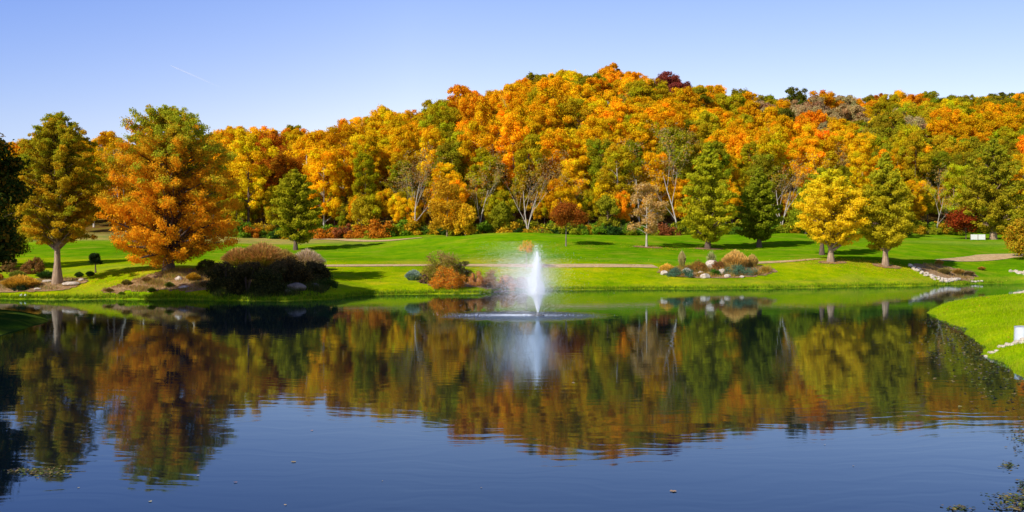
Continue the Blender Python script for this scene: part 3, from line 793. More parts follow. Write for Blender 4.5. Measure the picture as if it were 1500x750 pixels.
# ------------------------------------------------------------------ shrubs and grasses
def dome_mesh(name, Rx, Ry, Hh, n, leaf, colr, seed, K=30, flat=.85, sun_top=None):
    r = np.random.default_rng(seed); cl = []
    for i in range(K):
        th = r.uniform(0, 6.28); ph = math.acos(r.random()); q = .3 * min(Rx, Hh) * r.uniform(.6, 1.1)
        k = r.uniform(.5, .88)
        cl.append((Rx*k*math.sin(ph)*math.cos(th), Ry*k*math.sin(ph)*math.sin(th), max(q*.4, Hh*k*math.cos(ph)), q, flat))
    def cf(c, k, n):
        base = pick(colr, n)
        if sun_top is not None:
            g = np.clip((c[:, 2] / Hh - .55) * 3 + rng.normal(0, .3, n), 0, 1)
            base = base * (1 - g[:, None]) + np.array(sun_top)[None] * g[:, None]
        return base * (.7 + .6 * rng.random(n))[:, None]
    return leaf_mesh(name, *clump_leaves(cl, n, leaf, cf))
def blades_mesh(name, Rx, Ry, Hh, n, w, c_base, c_tip, spread=.8, foot=.35, droop=.25, jit=.25, mat=None):
    """upright arching blades: dome of fine stems"""
    a = rng.uniform(0, 6.28, n); rr = np.sqrt(rng.random(n)); q = rr * foot
    p0 = np.stack([Rx*q*np.cos(a), Ry*q*np.sin(a), np.full(n, -.03)], 1)
    h = Hh * (.55 + .50*rng.random(n) ** .8) * np.sqrt(np.clip(1 - (rr*spread)**2 * .7, .1, 1))
    p2 = np.stack([Rx*rr*np.cos(a)*spread*1.1, Ry*rr*np.sin(a)*spread*1.1, h*(1 - droop*rr)], 1)
    p1 = (p0 + p2) / 2; p1[:, 2] = h * .62
    side = rng.normal(size=(n, 3)); side[:, 2] *= .2; side = unit(side) * w * 1.7
    V = np.stack([p0 - side*.6, p0 + side*.6, p1 + side, p1 - side, p2 + side*.35, p2 - side*.35], 1).reshape(-1, 3)
    b = np.arange(n)[:, None] * 6
    F = np.concatenate([b + np.array([[0,1,2,3]]), b + np.array([[3,2,4,5]])], 0)
    j = (1 + jit * rng.normal(size=n))[:, None].clip(.4, 1.7)
    cb = np.array(c_base)[None]*j; ct = pick(c_tip, n)*j if isinstance(c_tip[0], tuple) and len(c_tip[0]) == 2 else np.array(c_tip)[None]*j
    T = np.stack([cb, cb, (cb*.45+ct*.55), (cb*.45+ct*.55), ct, ct], 1).reshape(-1, 3)
    return np_mesh(name, V, F, mat or GRASSY, T)
def stems(Hh, Rx, seed, k=9, r0=.03):
    r = random.Random(seed); m = MB()
    for i in range(k):
        a = r.uniform(0, 6.28); q = r.uniform(.2, .7) * Rx
        m.tube([(q*.12*math.cos(a), q*.12*math.sin(a), -.08), (q*.5*math.cos(a), q*.5*math.sin(a), Hh*.4), (q*math.cos(a), q*math.sin(a), Hh*.75)], [r0, r0*.7, r0*.3], 4)
    return m
def shrub(name, label, px, d, w_px, h_px, colr, seed, n=4000, leaf=.07, depth=.9, style='leafy', sun_top=None, group=None, K=30, **kw):
    X = wx(px, d); Z = gz(X, d); Rx = w_px/2/FOC*d; Hh = h_px/FOC*d
    o = empty(name, (X, d, Z), 0, label, kw.get('cat', 'shrub'), group)
    if style == 'leafy':
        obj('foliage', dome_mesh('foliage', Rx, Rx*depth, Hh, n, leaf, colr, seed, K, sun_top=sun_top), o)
    else:
        obj('foliage', blades_mesh('foliage', Rx, Rx*depth, Hh, n, leaf, colr[0], colr[1], **{k: v for k, v in kw.items() if k in ('spread','foot','droop','jit')}), o)
    stems(Hh, Rx, seed).build('stem', BARK, o)
    return o
TW_RED = [(2,(.72,.33,.13)),(2,(.60,.38,.10)),(1,(.42,.36,.08))]
# dark shrub mass on the left bank: sunlit tops and shaded rest put into the leaf colours
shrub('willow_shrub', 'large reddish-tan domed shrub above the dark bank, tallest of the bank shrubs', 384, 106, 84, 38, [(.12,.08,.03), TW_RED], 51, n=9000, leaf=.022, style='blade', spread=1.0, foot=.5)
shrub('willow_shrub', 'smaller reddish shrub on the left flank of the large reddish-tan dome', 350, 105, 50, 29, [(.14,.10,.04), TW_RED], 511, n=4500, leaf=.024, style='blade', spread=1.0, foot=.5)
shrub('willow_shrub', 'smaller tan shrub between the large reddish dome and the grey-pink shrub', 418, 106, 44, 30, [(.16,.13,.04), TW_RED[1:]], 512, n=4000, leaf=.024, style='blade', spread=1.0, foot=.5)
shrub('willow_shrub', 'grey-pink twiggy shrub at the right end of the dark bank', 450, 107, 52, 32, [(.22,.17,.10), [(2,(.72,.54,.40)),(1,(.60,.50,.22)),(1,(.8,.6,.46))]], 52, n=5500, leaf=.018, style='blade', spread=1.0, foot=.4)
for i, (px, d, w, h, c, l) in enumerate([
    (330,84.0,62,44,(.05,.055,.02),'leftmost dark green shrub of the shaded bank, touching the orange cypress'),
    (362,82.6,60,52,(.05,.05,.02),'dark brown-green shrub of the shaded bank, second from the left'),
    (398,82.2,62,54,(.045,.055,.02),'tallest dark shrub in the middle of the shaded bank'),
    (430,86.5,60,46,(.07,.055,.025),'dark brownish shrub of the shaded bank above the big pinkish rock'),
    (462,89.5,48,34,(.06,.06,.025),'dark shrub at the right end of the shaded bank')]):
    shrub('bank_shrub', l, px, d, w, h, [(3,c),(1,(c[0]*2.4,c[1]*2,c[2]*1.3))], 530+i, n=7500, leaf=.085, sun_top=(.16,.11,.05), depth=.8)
shrub('bank_shrub', 'dark olive shrub between the orange cypress trunk and the shaded bank', 304, 89, 34, 24, [(3,(.07,.08,.02)),(1,(.18,.14,.03))], 56, n=4000, leaf=.07)
shrub('low_shrub', 'low deep green shrub at the shaded end of the bank beside the lawn', 480, 86.5, 34, 18, [(3,(.05,.10,.02)),(1,(.08,.12,.02))], 57, n=3000, leaf=.06)
# shoreline planting under the orange cypress
for i, (px, d, w, h, c, l) in enumerate([
    (283,86.4,22,13,(.72,.42,.03),'yellow-orange low shrub below the orange cypress trunk'),
    (248,85.2,14,8,(.22,.30,.03),'small yellow-green tuft below the orange cypress near the water'),
    (185,86.2,16,9,(.30,.25,.05),'small olive tuft on the mulch left of the orange cypress trunk'),
    (216,86.6,18,8,(.38,.22,.07),'low brownish tuft on the mulch left of the orange cypress trunk'),
    (160,84.9,12,6,(.30,.17,.05),'tiny brown tuft on the mulch near the water between the cypresses'),
    (222,84.4,14,7,(.20,.30,.02),'small bright green tuft at the water edge below the orange cypress'),
    (178,84.2,10,5,(.22,.33,.02),'tiny bright green tuft at the water edge between the cypresses'),
    (300,85.0,20,9,(.40,.28,.12),'low tan tuft on the mulch right of the yellow-orange shrub'),
    (132,91.5,14,8,(.10,.2,.03),'small green plant on the mulch behind the brown-green cypress'),
    (116,91.5,14,9,(.06,.14,.03),'dark green plant on the mulch right of the brown-green cypress trunk'),
    (68,91.5,30,14,(.05,.15,.02),'leafy dark green shrub left of the brown-green cypress trunk')]):
    shrub('bank_plant', l, px, d, w, h, [(.09,.08,.03), c], 60+i, n=900, leaf=.018, style='blade', spread=1.0, cat='plant', group='small plants of the left bank')
shrub('ornamental_grass', 'wide golden ornamental grass clump at the far left shore', 30, 87.0, 52, 19, [(.32,.22,.04), (.85,.52,.07)], 72, n=3500, leaf=.018, style='blade', spread=1.0, foot=.7, cat='grass clump')
shrub('low_shrub', 'dark green mat under the golden grass at the far left shore', 30, 85.9, 26, 8, [(3,(.04,.07,.03))], 73, n=1500, leaf=.05)
shrub('low_shrub', 'rust-brown mounded shrub left of the brown-green cypress', 50, 97, 38, 26, [(2,(.36,.17,.05)),(1,(.2,.12,.04))], 74, n=4500, leaf=.07)
shrub('low_shrub', 'dull orange shrub behind the golden grass at the left edge', 14, 99, 30, 22, [(2,(.34,.18,.07)),(1,(.26,.22,.05))], 75, n=3500, leaf=.07)
shrub('low_shrub', 'feathery yellow-green shrub right behind the golden grass', 26, 90.5, 30, 16, [(.10,.12,.03), (.30,.33,.04)], 76, n=1800, leaf=.018, style='blade')
shrub('low_shrub', 'yellow-orange tuft cut by the left edge of the view', 0, 90, 12, 12, [(.3,.2,.03), (.75,.4,.05)], 77, n=900, leaf=.02, style='blade')
def cover(name, label, poly, n, h0, colr, w=.02):
    P = smooth_poly([(wx(u, d), d) for u, d in poly], 2); Pa = np.array(P)
    x = rng.uniform(Pa[:,0].min(), Pa[:,0].max(), n); y = rng.uniform(Pa[:,1].min(), Pa[:,1].max(), n)
    dens = .5 + .5*np.sin(x*1.7 + 2*np.sin(y*1.1)) * np.sin(y*2.1 + x*.4)
    k = (poly_sd(x, y, P) > .1) & (rng.random(n) < dens ** 1.5); x, y = x[k], y[k]; dens = dens[k]; n = len(x); z = gzv(x, y) + .03
    h = h0 * rng.uniform(.4, 1.2, n) * (.4 + dens); a = rng.uniform(0, 6.28, n)
    b0 = np.stack([x, y, z], 1); sdv = np.stack([np.cos(a)*w, np.sin(a)*w, 0*a], 1); tip = b0 + np.stack([rng.normal(0,.12,n), rng.normal(0,.12,n), h], 1)
    V = np.stack([b0 - sdv, b0 + sdv, tip], 1).reshape(-1, 3)
    zone = (np.sin(x*.9 + 1) * np.cos(y*1.3 + x*.2) > .1)
    pc = np.where(zone[:, None], pick(colr, n), pick(colr[::-1], n)) * rng.uniform(.6, 1.3, n)[:, None]
    o = obj(name, np_mesh(name, V, np.arange(n*3).reshape(n, 3), GRASSY, np.repeat(pc, 3, axis=0)))
    tag(o, label, 'ground cover', kind='stuff')
cover('ground_cover', 'low dry ground cover on the mulch below the orange cypress', [(135,84.6),(190,84.4),(262,84.2),(330,83.8),(345,87),(300,91),(258,90),(236,89),(185,87)], 26000, .30, [(5,(.42,.25,.09)),(2,(.30,.28,.05)),(2,(.55,.34,.06)),(1,(.22,.30,.03))])
cover('ground_cover', 'sparse low plants on the mulch around the brown-green cypress', [(-60,85.4),(30,85.4),(80,85.4),(112,86.6),(136,89.5),(105,91.6),(60,92),(0,91.5),(-60,91.5)], 9000, .22, [(4,(.34,.22,.10)),(2,(.18,.26,.03)),(2,(.40,.30,.06))])
cover('ground_cover', 'low plants tinted dark for shade under the shaded bank shrubs at the waterline', [(300,81.6),(350,80.9),(400,80.6),(450,81.8),(486,84.5),(480,90),(400,90),(310,90)], 26000, .5, [(4,(.06,.08,.02)),(2,(.12,.10,.03)),(2,(.10,.14,.03))])  # added plants, leaf colours darkened to carry the bank's shade
cover('ground_cover', 'russet low plants between the rock garden boulders', [(966,111.4),(1000,110),(1050,110.3),(1100,110.8),(1132,112.6),(1134,115),(1110,117),(1060,117.4),(990,116),(966,113.5)], 15000, .45, [(4,(.50,.26,.06)),(3,(.26,.28,.05)),(2,(.62,.40,.08))])
cover('ground_cover', 'brown low plants above the white rock lining', [(1345,121.5),(1390,120.6),(1425,121.6),(1436,123.5),(1400,125.5),(1350,125.5)], 5000, .35, [(4,(.42,.27,.12)),(3,(.30,.26,.06)),(2,(.6,.40,.08))])
# shrub island left of the fountain
shrub('clipped_shrub', 'large round shrub, green with a purplish crown tinted as sunlit, left of the fountain', 648, 97.6, 76, 50, [(3,(.34,.33,.03)),(2,(.28,.26,.03)),(2,(.46,.27,.08))], 81, n=15000, leaf=.06, sun_top=(.55,.34,.14), K=48)  # sunlight on the crown is painted into the upper leaves
shrub('low_shrub', 'dark olive bush tucked against the right side of the large round shrub', 677, 97.8, 32, 36, [(2,(.13,.10,.03)),(1,(.10,.12,.03))], 82, n=4000, leaf=.06)
shrub('low_shrub', 'bright orange shrub in front of the large round shrub', 655, 94.9, 54, 33, [(3,(.90,.36,.03)),(2,(.74,.27,.03)),(2,(.5,.36,.05))], 83, n=8000, leaf=.06)
shrub('low_shrub', 'small plum-brown shrub left of the bright orange shrub', 622, 95.9, 14, 17, [(2,(.22,.12,.08)),(1,(.3,.2,.1))], 84, n=1500, leaf=.05)
shrub('low_shrub', 'pale blue-grey shrub at the left end of the round shrub', 606, 98.2, 26, 16, [(.16,.24,.16), (.38,.50,.42)], 85, n=2600, leaf=.02, style='blade', spread=1.0, foot=.6)
for i, (px, d, w, h, c) in enumerate([(698,97.0,32,24,'orange'),(719,98.2,32,28,'tan'),(741,99.6,32,25,'orange'),(762,100.8,28,20,'tan')]):
    cc = (.62,.30,.10) if c == 'orange' else (.46,.28,.15)
    lab = ['rusty orange feathery shrub first right of the large round shrub','tan feathery shrub second right of the large round shrub','rusty orange feathery shrub just left of the fountain jet','tan feathery shrub half veiled by the fountain mist'][i]
    shrub('low_shrub', lab, px, d, w, h, [(3,tuple(v*1.5 for v in cc)),(2,cc),(1,(.40,.36,.06))], 90+i, n=4800, leaf=.05, K=34, depth=.8)
# rock garden
GA = 'plants of the rock garden'
shrub('ornamental_grass', 'low bright golden grass clump at the left end of the rock garden', 977, 112.2, 26, 14, [(.4,.26,.03), (.92,.58,.08)], 101, n=2200, leaf=.022, style='blade', foot=.7, cat='grass clump')
shrub('ornamental_grass', 'tall pale feathery grass right of the low golden clump', 999, 115.6, 16, 26, [(.22,.24,.03), (.62,.52,.20)], 102, n=1300, leaf=.018, style='blade', spread=.7, cat='grass clump')
shrub('ornamental_grass', 'large straw-gold grass mound, biggest in the rock garden', 1077, 116.2, 40, 27, [(.36,.26,.05), (.86,.56,.16)], 103, n=4200, leaf=.024, style='blade', spread=.95, foot=.7, cat='grass clump')
shrub('ornamental_grass', 'smaller straw-gold grass mound against the right of the biggest', 1102, 116.8, 18, 20, [(.30,.24,.05), (.68,.48,.14)], 104, n=1600, leaf=.022, style='blade', spread=.95, foot=.6, cat='grass clump')
shrub('ornamental_grass', 'wispy pale grass standing behind the white boulder', 1042, 117.6, 18, 24, [(.2,.28,.04), (.50,.48,.2)], 105, n=350, leaf=.014, style='blade', spread=.9, cat='grass clump')
shrub('juniper_shrub', 'spreading blue-green juniper at the front left of the rock garden', 994, 110.6, 50, 14, [(2,(.12,.24,.15)),(1,(.2,.32,.2)),(1,(.08,.15,.09))], 106, n=4200, leaf=.05, K=36)
shrub('juniper_shrub', 'spreading blue-green juniper right of the small bright green bush', 1086, 112.2, 54, 17, [(2,(.12,.25,.15)),(1,(.2,.33,.2)),(1,(.08,.15,.09))], 107, n=4600, leaf=.05, K=36)
shrub('low_shrub', 'small round bright green bush in the middle of the rock garden', 1048, 111.6, 17, 13, [(3,(.07,.20,.02)),(1,(.14,.3,.02))], 108, n=2200, leaf=.05)
shrub('low_shrub', 'rust-orange shrub between the tall pale grass and the white boulder', 1022, 114.2, 34, 17, [(2,(.46,.24,.05)),(2,(.32,.24,.05)),(1,(.55,.2,.04))], 109, n=3200, leaf=.06)
shrub('low_shrub', 'red-brown shrub just left of the straw-gold grass mound', 1052, 115.4, 24, 13, [(2,(.40,.16,.05)),(1,(.3,.2,.06))], 110, n=2000, leaf=.06)
shrub('low_shrub', 'rusty low plants at the left foot of the tall pale grass', 1006, 113.4, 22, 12, [(2,(.40,.22,.05)),(1,(.24,.24,.04))], 111, n=1600, leaf=.05)
shrub('low_shrub', 'low orange flowering plant at the right end of the rock garden', 1120, 113.4, 18, 9, [(2,(.62,.36,.05)),(1,(.22,.22,.04))], 112, n=1200, leaf=.05)
shrub('low_shrub', 'small yellow-brown plant at the front of the left juniper', 1024, 110.6, 12, 7, [(2,(.55,.36,.08)),(1,(.3,.2,.06))], 113, n=700, leaf=.05)
# plants on the rocky strip at right
for i, (px, d, w, h, c, l) in enumerate([(1384,121.5,26,10,(.38,.30,.08),'olive-brown tuft above the left half of the white rock lining'),(1404,122.5,22,10,(.55,.33,.06),'golden-brown tuft above the middle of the white rock lining'),
        (1420,123,20,8,(.36,.24,.10),'brown tuft at the right end of the white rock lining'),(1438,127,14,6,(.62,.34,.05),'small orange tuft up the slope from the white rock lining'),(1376,126,16,9,(.55,.36,.04),'small yellow tuft beside the start of the right-hand path')]):
    shrub('bank_plant', l, px, d, w, h, [(.14,.12,.04), c], 120+i, n=800, leaf=.022, style='blade', cat='plant')
# undergrowth along the edge of the wood
under = []
UC = [('green',(.14,.26,.02)),('bright green',(.22,.37,.02)),('yellow-green',(.40,.42,.02)),('golden',(.66,.42,.02)),('orange',(.66,.26,.02)),('dark green',(.05,.11,.02)),('red-brown',(.36,.12,.04))]
dm = [dome_mesh('foliage', 1.9, 1.9, 2.2, 1800, .15, [(1,(1,1,1)),(1,(.7,.8,.8)),(1,(1.15,1.1,1))], 300+i, K=22) for i in range(4)]
stm = [stems(2.2, 1.9, i).mesh('stem', BARK) for i in range(4)]
u = 325
while u < 1560:
    for rank in range(2):
        ft = float(np.interp(u, UK, [PROF[int(k)][-1][0] for k in UK])) - 3.5 + rank * 3.5 + rnd.uniform(-1, 1)
        uu = u + rnd.uniform(-5, 5); X = wx(uu, ft); i = rnd.randrange(4)
        w = [6,6,5,2,1,2,1] if uu > 560 else [3,2,4,3,4,2,3]
        cn, cc = rnd.choices(UC, w)[0]
        s = rnd.uniform(.55, 1.35)
        sect = next(q for lim, q in SECT if uu < lim)
        o = empty('undergrowth_shrub', (X, ft, gz(X, ft)), rnd.uniform(0, 6), f"{'tall' if s > 1.05 else 'low'} {cn} shrub at the edge of the wood {sect}", 'shrub', 'undergrowth along the edge of the wood')
        o.scale = (s * 1.15, s * 1.15, s * rnd.uniform(.8, 1.15))
        f_ = obj('foliage', dm[i], o); f_.color = (*cc, 1); obj('stem', stm[i], o)
    u += rnd.uniform(9, 14)
# young trees filling the front of the wood
u = 330
while u < 1530:
    ft = float(np.interp(u, UK, [PROF[int(k)][-1][0] for k in UK])) + rnd.uniform(-1.5, 9)
    c = rnd.choices(['golden yellow','yellow-green','olive green','orange','amber','deep orange'], [4,7,4,3,3,1])[0]
    var = rnd.choice(low); s_ = rnd.uniform(.42, .66); sect = next(q for lim, q in SECT if u < lim)
    X = wx(u, ft); v = rnd.uniform(.85, 1.1)
    o = empty('young_tree', (X, ft, gz(X, ft) - .1), rnd.uniform(0, 6.28), f"young {c} tree under the taller wood {sect}", 'tree', "young trees under the front of the wood")
    o.scale = (s_ * .85, s_ * .85, s_ * 1.1)
    cr = obj('crown', var[0], o); cr.color = tuple(q * v for q in PAL[c]) + (1,); obj('trunk', var[1], o)
    u += rnd.uniform(9, 22)
# young yellow tree at the front of the wood and a few of its kin
for i, (px, d, top, Rp, lowp, c, l) in enumerate([(682,166,300,17,345,(.85,.55,.02),'bright yellow sapling at the edge of the wood left of the fountain'),
    (530,178,288,20,340,(.66,.52,.02),'yellow sapling at the edge of the wood behind the fairway path'),
    (1300,188,268,24,330,(.20,.26,.02),'green young tree behind the olive cone-shaped lawn tree'),
    (655,168,262,26,338,(.72,.42,.02),'golden young tree left of the bright yellow sapling'),
    (1180,180,290,26,335,(.40,.46,.02),'yellow-green young tree left of the bright golden lawn tree'),
    (890,172,286,18,338,(.42,.40,.02),'yellow-green sapling right of the small rust-red tree'),
    (735,170,290,18,338,(.40,.40,.02),'thin yellow-green sapling left of the forked white tree')]):
    small_tree('sapling', l, px, d, top, Rp, lowp, [(3,c),(1,tuple(v*.6 for v in c))], 140+i, n=6500, leaf=.16, bark=BARK_TAN, twigs=34, thin=.32, rr=.12)

# ------------------------------------------------------------------ rocks
def rock_mesh(seed, sx, sy, sz, mat):
    import bmesh
    bm = bmesh.new(); bmesh.ops.create_icosphere(bm, subdivisions=3, radius=1)
    r = np.random.default_rng(seed); cuts = unit(r.normal(size=(11, 3))); lim = r.uniform(.62, .92, 11)
    for v in bm.verts:
        p = np.array(v.co)
        for c, l in zip(cuts, lim):
            e = p @ c
            if e > l: p = p - c * (e - l) * .92
        p = p * (1 + .05 * math.sin(p[0]*7+seed) * math.sin(p[1]*6+1) )
        v.co = (p[0]*sx, p[1]*sy, p[2]*sz)
    me = bpy.data.meshes.new('rock'); bm.to_mesh(me); bm.free(); me.materials.append(mat)
    return me
def rock(label, px, d, w_px, h_px, seed, mat=ROCK, group=None, name='boulder', x=None, dep=.8):
    X = wx(px, d) if x is None else x
    sx = w_px/2/FOC*d; sz = h_px/FOC*d*.62
    o = obj(name, rock_mesh(seed, sx, sx*dep, sz, mat)); o.location = (X, d, gz(X, d) + sz*.45); o.rotation_euler[2] = .35*math.sin(seed*3.3)
    tag(o, label, 'rock', group); return o
for i, (px, d, w, h, l) in enumerate([
    (1043,116.2,24,13,'large whitish boulder behind the rock garden plants'),(1005,112.8,15,8,'pale boulder above the left juniper'),(1033,109.9,16,8,'pale flat boulder at the front centre of the rock garden'),
    (973,110.8,13,7,'pale boulder at the left front corner of the rock garden'),(1066,110.6,11,6,'small pale rock in front of the right juniper'),(1057,112.8,11,9,'pale rock right of the small bright green bush'),
    (1087,110.4,8,4,'little tan rock at the front right of the rock garden'),(1012,111.4,8,4,'little pale rock touching the left juniper'),(1026,112.5,9,5,'small tan rock below the rust-orange shrub')]):
    rock(l, px, d, w, h, 400+i)
for i, (px, d, w, h, l) in enumerate([(104,87.2,26,7,'flat sunlit tan slab right of the brown-green cypress trunk'),(70,88.8,16,5,'flat pale rock left of the brown-green cypress trunk'),
    (55,86,13,4,'low tan rock on the mulch left of the cypress roots'),(120,88.6,10,5,'tan rock beyond the sunlit slab'),(262,86.6,13,7,'pale rock beside the yellow-orange shrub'),
    (270,84.9,18,4,'flat tan stone at the foot of the mulch slope')]):
    rock(l, px, d, w, h, 420+i)
rock('big pinkish-grey rock at the water edge below the dark bank', 434, 83.6, 30, 13, 431, ROCK_DK)
rock('small pinkish-grey rock left of the big one at the water edge', 421, 82.4, 14, 7, 432, ROCK_DK)
rock('dark rock half hidden by the low deep green shrub', 462, 85.6, 14, 7, 433, ROCK_DK)
for i, (px) in enumerate((31, 37)):
    rock(['left of the two little white stones at the far left waterline','right of the two little white stones at the far left waterline'][i], px, 83.9, 4, 4, 440+i, plain('white_stone%d' % i, (.75,.75,.7)), name='stone')
rr = random.Random(5)
LRA = ['rough white rock of the lining on the right-hand slope']
n = 0
for i in range(46):
    t = i / 45; px = 1333 + 72 * t + rr.uniform(-1.5, 1.5); d = 120.0 - 1.6*math.sin(t*3) + rr.uniform(-.7, .7) + (1.8 if t < .4 else 0) * (1 - t/.4)
    rock('rough white rock of the lining on the grassy right-hand slope', px, d, rr.uniform(4.5, 8.5), rr.uniform(2.5, 5), 500+i, group='white rocks lining the right-hand slope', name='rock')
for i in range(4):
    rock('white rock at the right end of the lining, set apart', 1424 + i*4.5, 121.2, 6, 3, 560+i, group='white rocks set apart from the lining', name='rock')
for i in range(22):
    t = rr.random(); px = 1480 + 34 * t; d = 126.5 - 3.5 * t + rr.uniform(-.4, .4)*(1+2*t)
    rock('white rock of the pile cut off by the right edge', px, d, rr.uniform(5, 9), rr.uniform(3, 5), 580+i, group='white rock pile at the right edge', name='rock')
for i in range(5):
    rock('pale rock on the far rim of the grassy spit', 1489 + i*6, 73.2 - i*.5, 11, 6, 610+i, group='pale rocks on the far rim of the spit', name='rock')
for i in range(13):
    t = i / 12; px = 1444 + 62 * t; d = 38.9 + 1.0 * t + rr.uniform(-.35, .35)
    rock('pinkish rubble stone leading up to the drain pipe on the spit', px, d, rr.uniform(9, 15) * (.6 + .5*t), rr.uniform(4, 8) * (.5 + .6*t), 630+i, group='rubble stones by the drain pipe', name='rubble_stone')

# corrugated drain pipe end on the spit
dX, dD = wx(1497, 40.4), 40.4
pipe = empty('drain_pipe', (dX, dD, gz(dX, dD)), 0, 'short pale corrugated drain pipe standing on the spit at the right edge', 'pipe')
m = MB(); pts = []; rads = []
for i in range(25):
    z = -.15 + i * .03; pts.append((0.02*i*.05, 0, z)); rads.append(.30 + .012 * math.cos(i * math.pi))
m.tube(pts, rads, 28); m.build('pipe_wall', plain('galvanised', (.62,.66,.72), .45), pipe)
m = MB(); m.tube([(0.025,0,.57),(0.025,0,.585),(0.025,0,.60)], [.315,.32,.315], 28, True); m.build('lid', plain('lid_grey', (.6,.63,.68), .5), pipe)

# two white panels on short posts, far right lawn
bD = 184.0; bX = wx(1432.5, bD); pn = empty('panel_screen', (bX, bD, gz(bX, bD)), 0, 'pair of low white panels side by side on the far right lawn', 'screen')
WHITE = plain('white_paint', (.82,.82,.80), .5); WOOD = plain('post_wood', (.25,.18,.12), .8)
for s in (-1, 1):
    m = MB(); m.box((s*.70, 0, .62), (1.28, .06, .95)); m.build('panel', WHITE, pn, False)
for s in (-1.38, 0, 1.38):
    m = MB(); m.box((s, .0, .52), (.07, .09, 1.16)); m.build('post', WOOD, pn, False)

# ------------------------------------------------------------------ fountain
fm, nt, N, L = new_mat('spray')
df = N('ShaderNodeBsdfDiffuse'); df.inputs[0].default_value = (.80,.82,.84,1); tl = N('ShaderNodeBsdfTranslucent'); tl.inputs[0].default_value = (.38,.39,.40,1)
mx = N('ShaderNodeAddShader'); L(df.outputs[0], mx.inputs[0]); L(tl.outputs[0], mx.inputs[1])
o_ = N('ShaderNodeOutputMaterial'); L(mx.outputs[0], o_.inputs[0])
SPRAY = fm
ft_ = empty('fountain', (FX, FY, 0), 0, 'white fountain jet rising from the pond with mist drifting left', 'fountain')
def drops(n, speed_h, spread, size, wind, vmin=.8, old=1.0, lo=0.0):
    g = 9.81; vz = np.sqrt(2*g*speed_h) * (1 - (1 - vmin) * rng.random(n) ** .6)
    a = rng.uniform(0, 6.28, n); th = np.abs(rng.normal(0, spread, n)) if True else 0
    hv = vz * np.tan(th)
    T = 2 * vz / g * old; t = (lo + (1 - lo) * rng.random(n) ** .9) * T
    x = hv*np.cos(a)*t + wind*t*t*.5; y = hv*np.sin(a)*t; z = vz*t - .5*g*t*t + .12
    k = z > .02
    c = np.stack([x, y, z], 1)[k]
    return c, size * rng.uniform(.5, 1.4, k.sum())
def drop_mesh(name, c, s):
    nr = unit(rng.normal(size=(len(c), 3)))
    return leaf_mesh(name, c, nr, s, np.ones((len(c), 3)), SPRAY, .8)
c1, s1 = drops(15000, 4.5, .035, .014, -.2, .78, .5)
c2, s2 = drops(52000, 4.0, .165, .0125, -.6, .55, .70)
obj('water_jet', drop_mesh('water_jet', np.vstack([c1, c2]), np.concatenate([s1, s2])), ft_)
c3, s3 = drops(30000, 4.2, .19, .0095, -1.5, .55)
nmist = 120000; q = rng.normal(size=(nmist, 3)) * np.array([1.0, .9, 1.2]) + np.array([-.95, 0, 2.1]); q[:, 0] -= (q[:, 2] - 2.3) * .18
q = q[(q[:, 2] > .05) & (q[:, 2] < 4.7) & (rng.random(nmist) < 1.0 - .12*np.abs(q[:, 2]-2.6))]
obj('mist', drop_mesh('mist', np.vstack([c3, q]), np.concatenate([s3, .007 * rng.uniform(.5, 1.4, len(q))])), ft_)
# splash where the water lands
n = 3800; a = rng.uniform(0, 6.28, n); r_ = np.abs(rng.normal(0, 1.0, n)) * 1.1 + rng.random(n) * .4
c = np.stack([r_*np.cos(a)*1.7 - 1.3, r_*np.sin(a)*.55, .01 + np.abs(rng.normal(0, .03, n))], 1)
obj('splash', drop_mesh('splash', c, .012 * rng.uniform(.5, 1.5, n)), ft_)
m = MB(); m.tube([(0,0,-.15),(0,0,0),(0,0,.05),(0,0,.07)], [.45,.5,.42,.1], 24, True); m.build('float_base', plain('black_plastic', (.02,.02,.02), .5), ft_)
m = MB(); m.tube([(0,0,.05),(0,0,.14),(0,0,.2)], [.09,.07,.05], 14, True); m.build('nozzle', plain('steel', (.4,.4,.42), .35, 1), ft_)

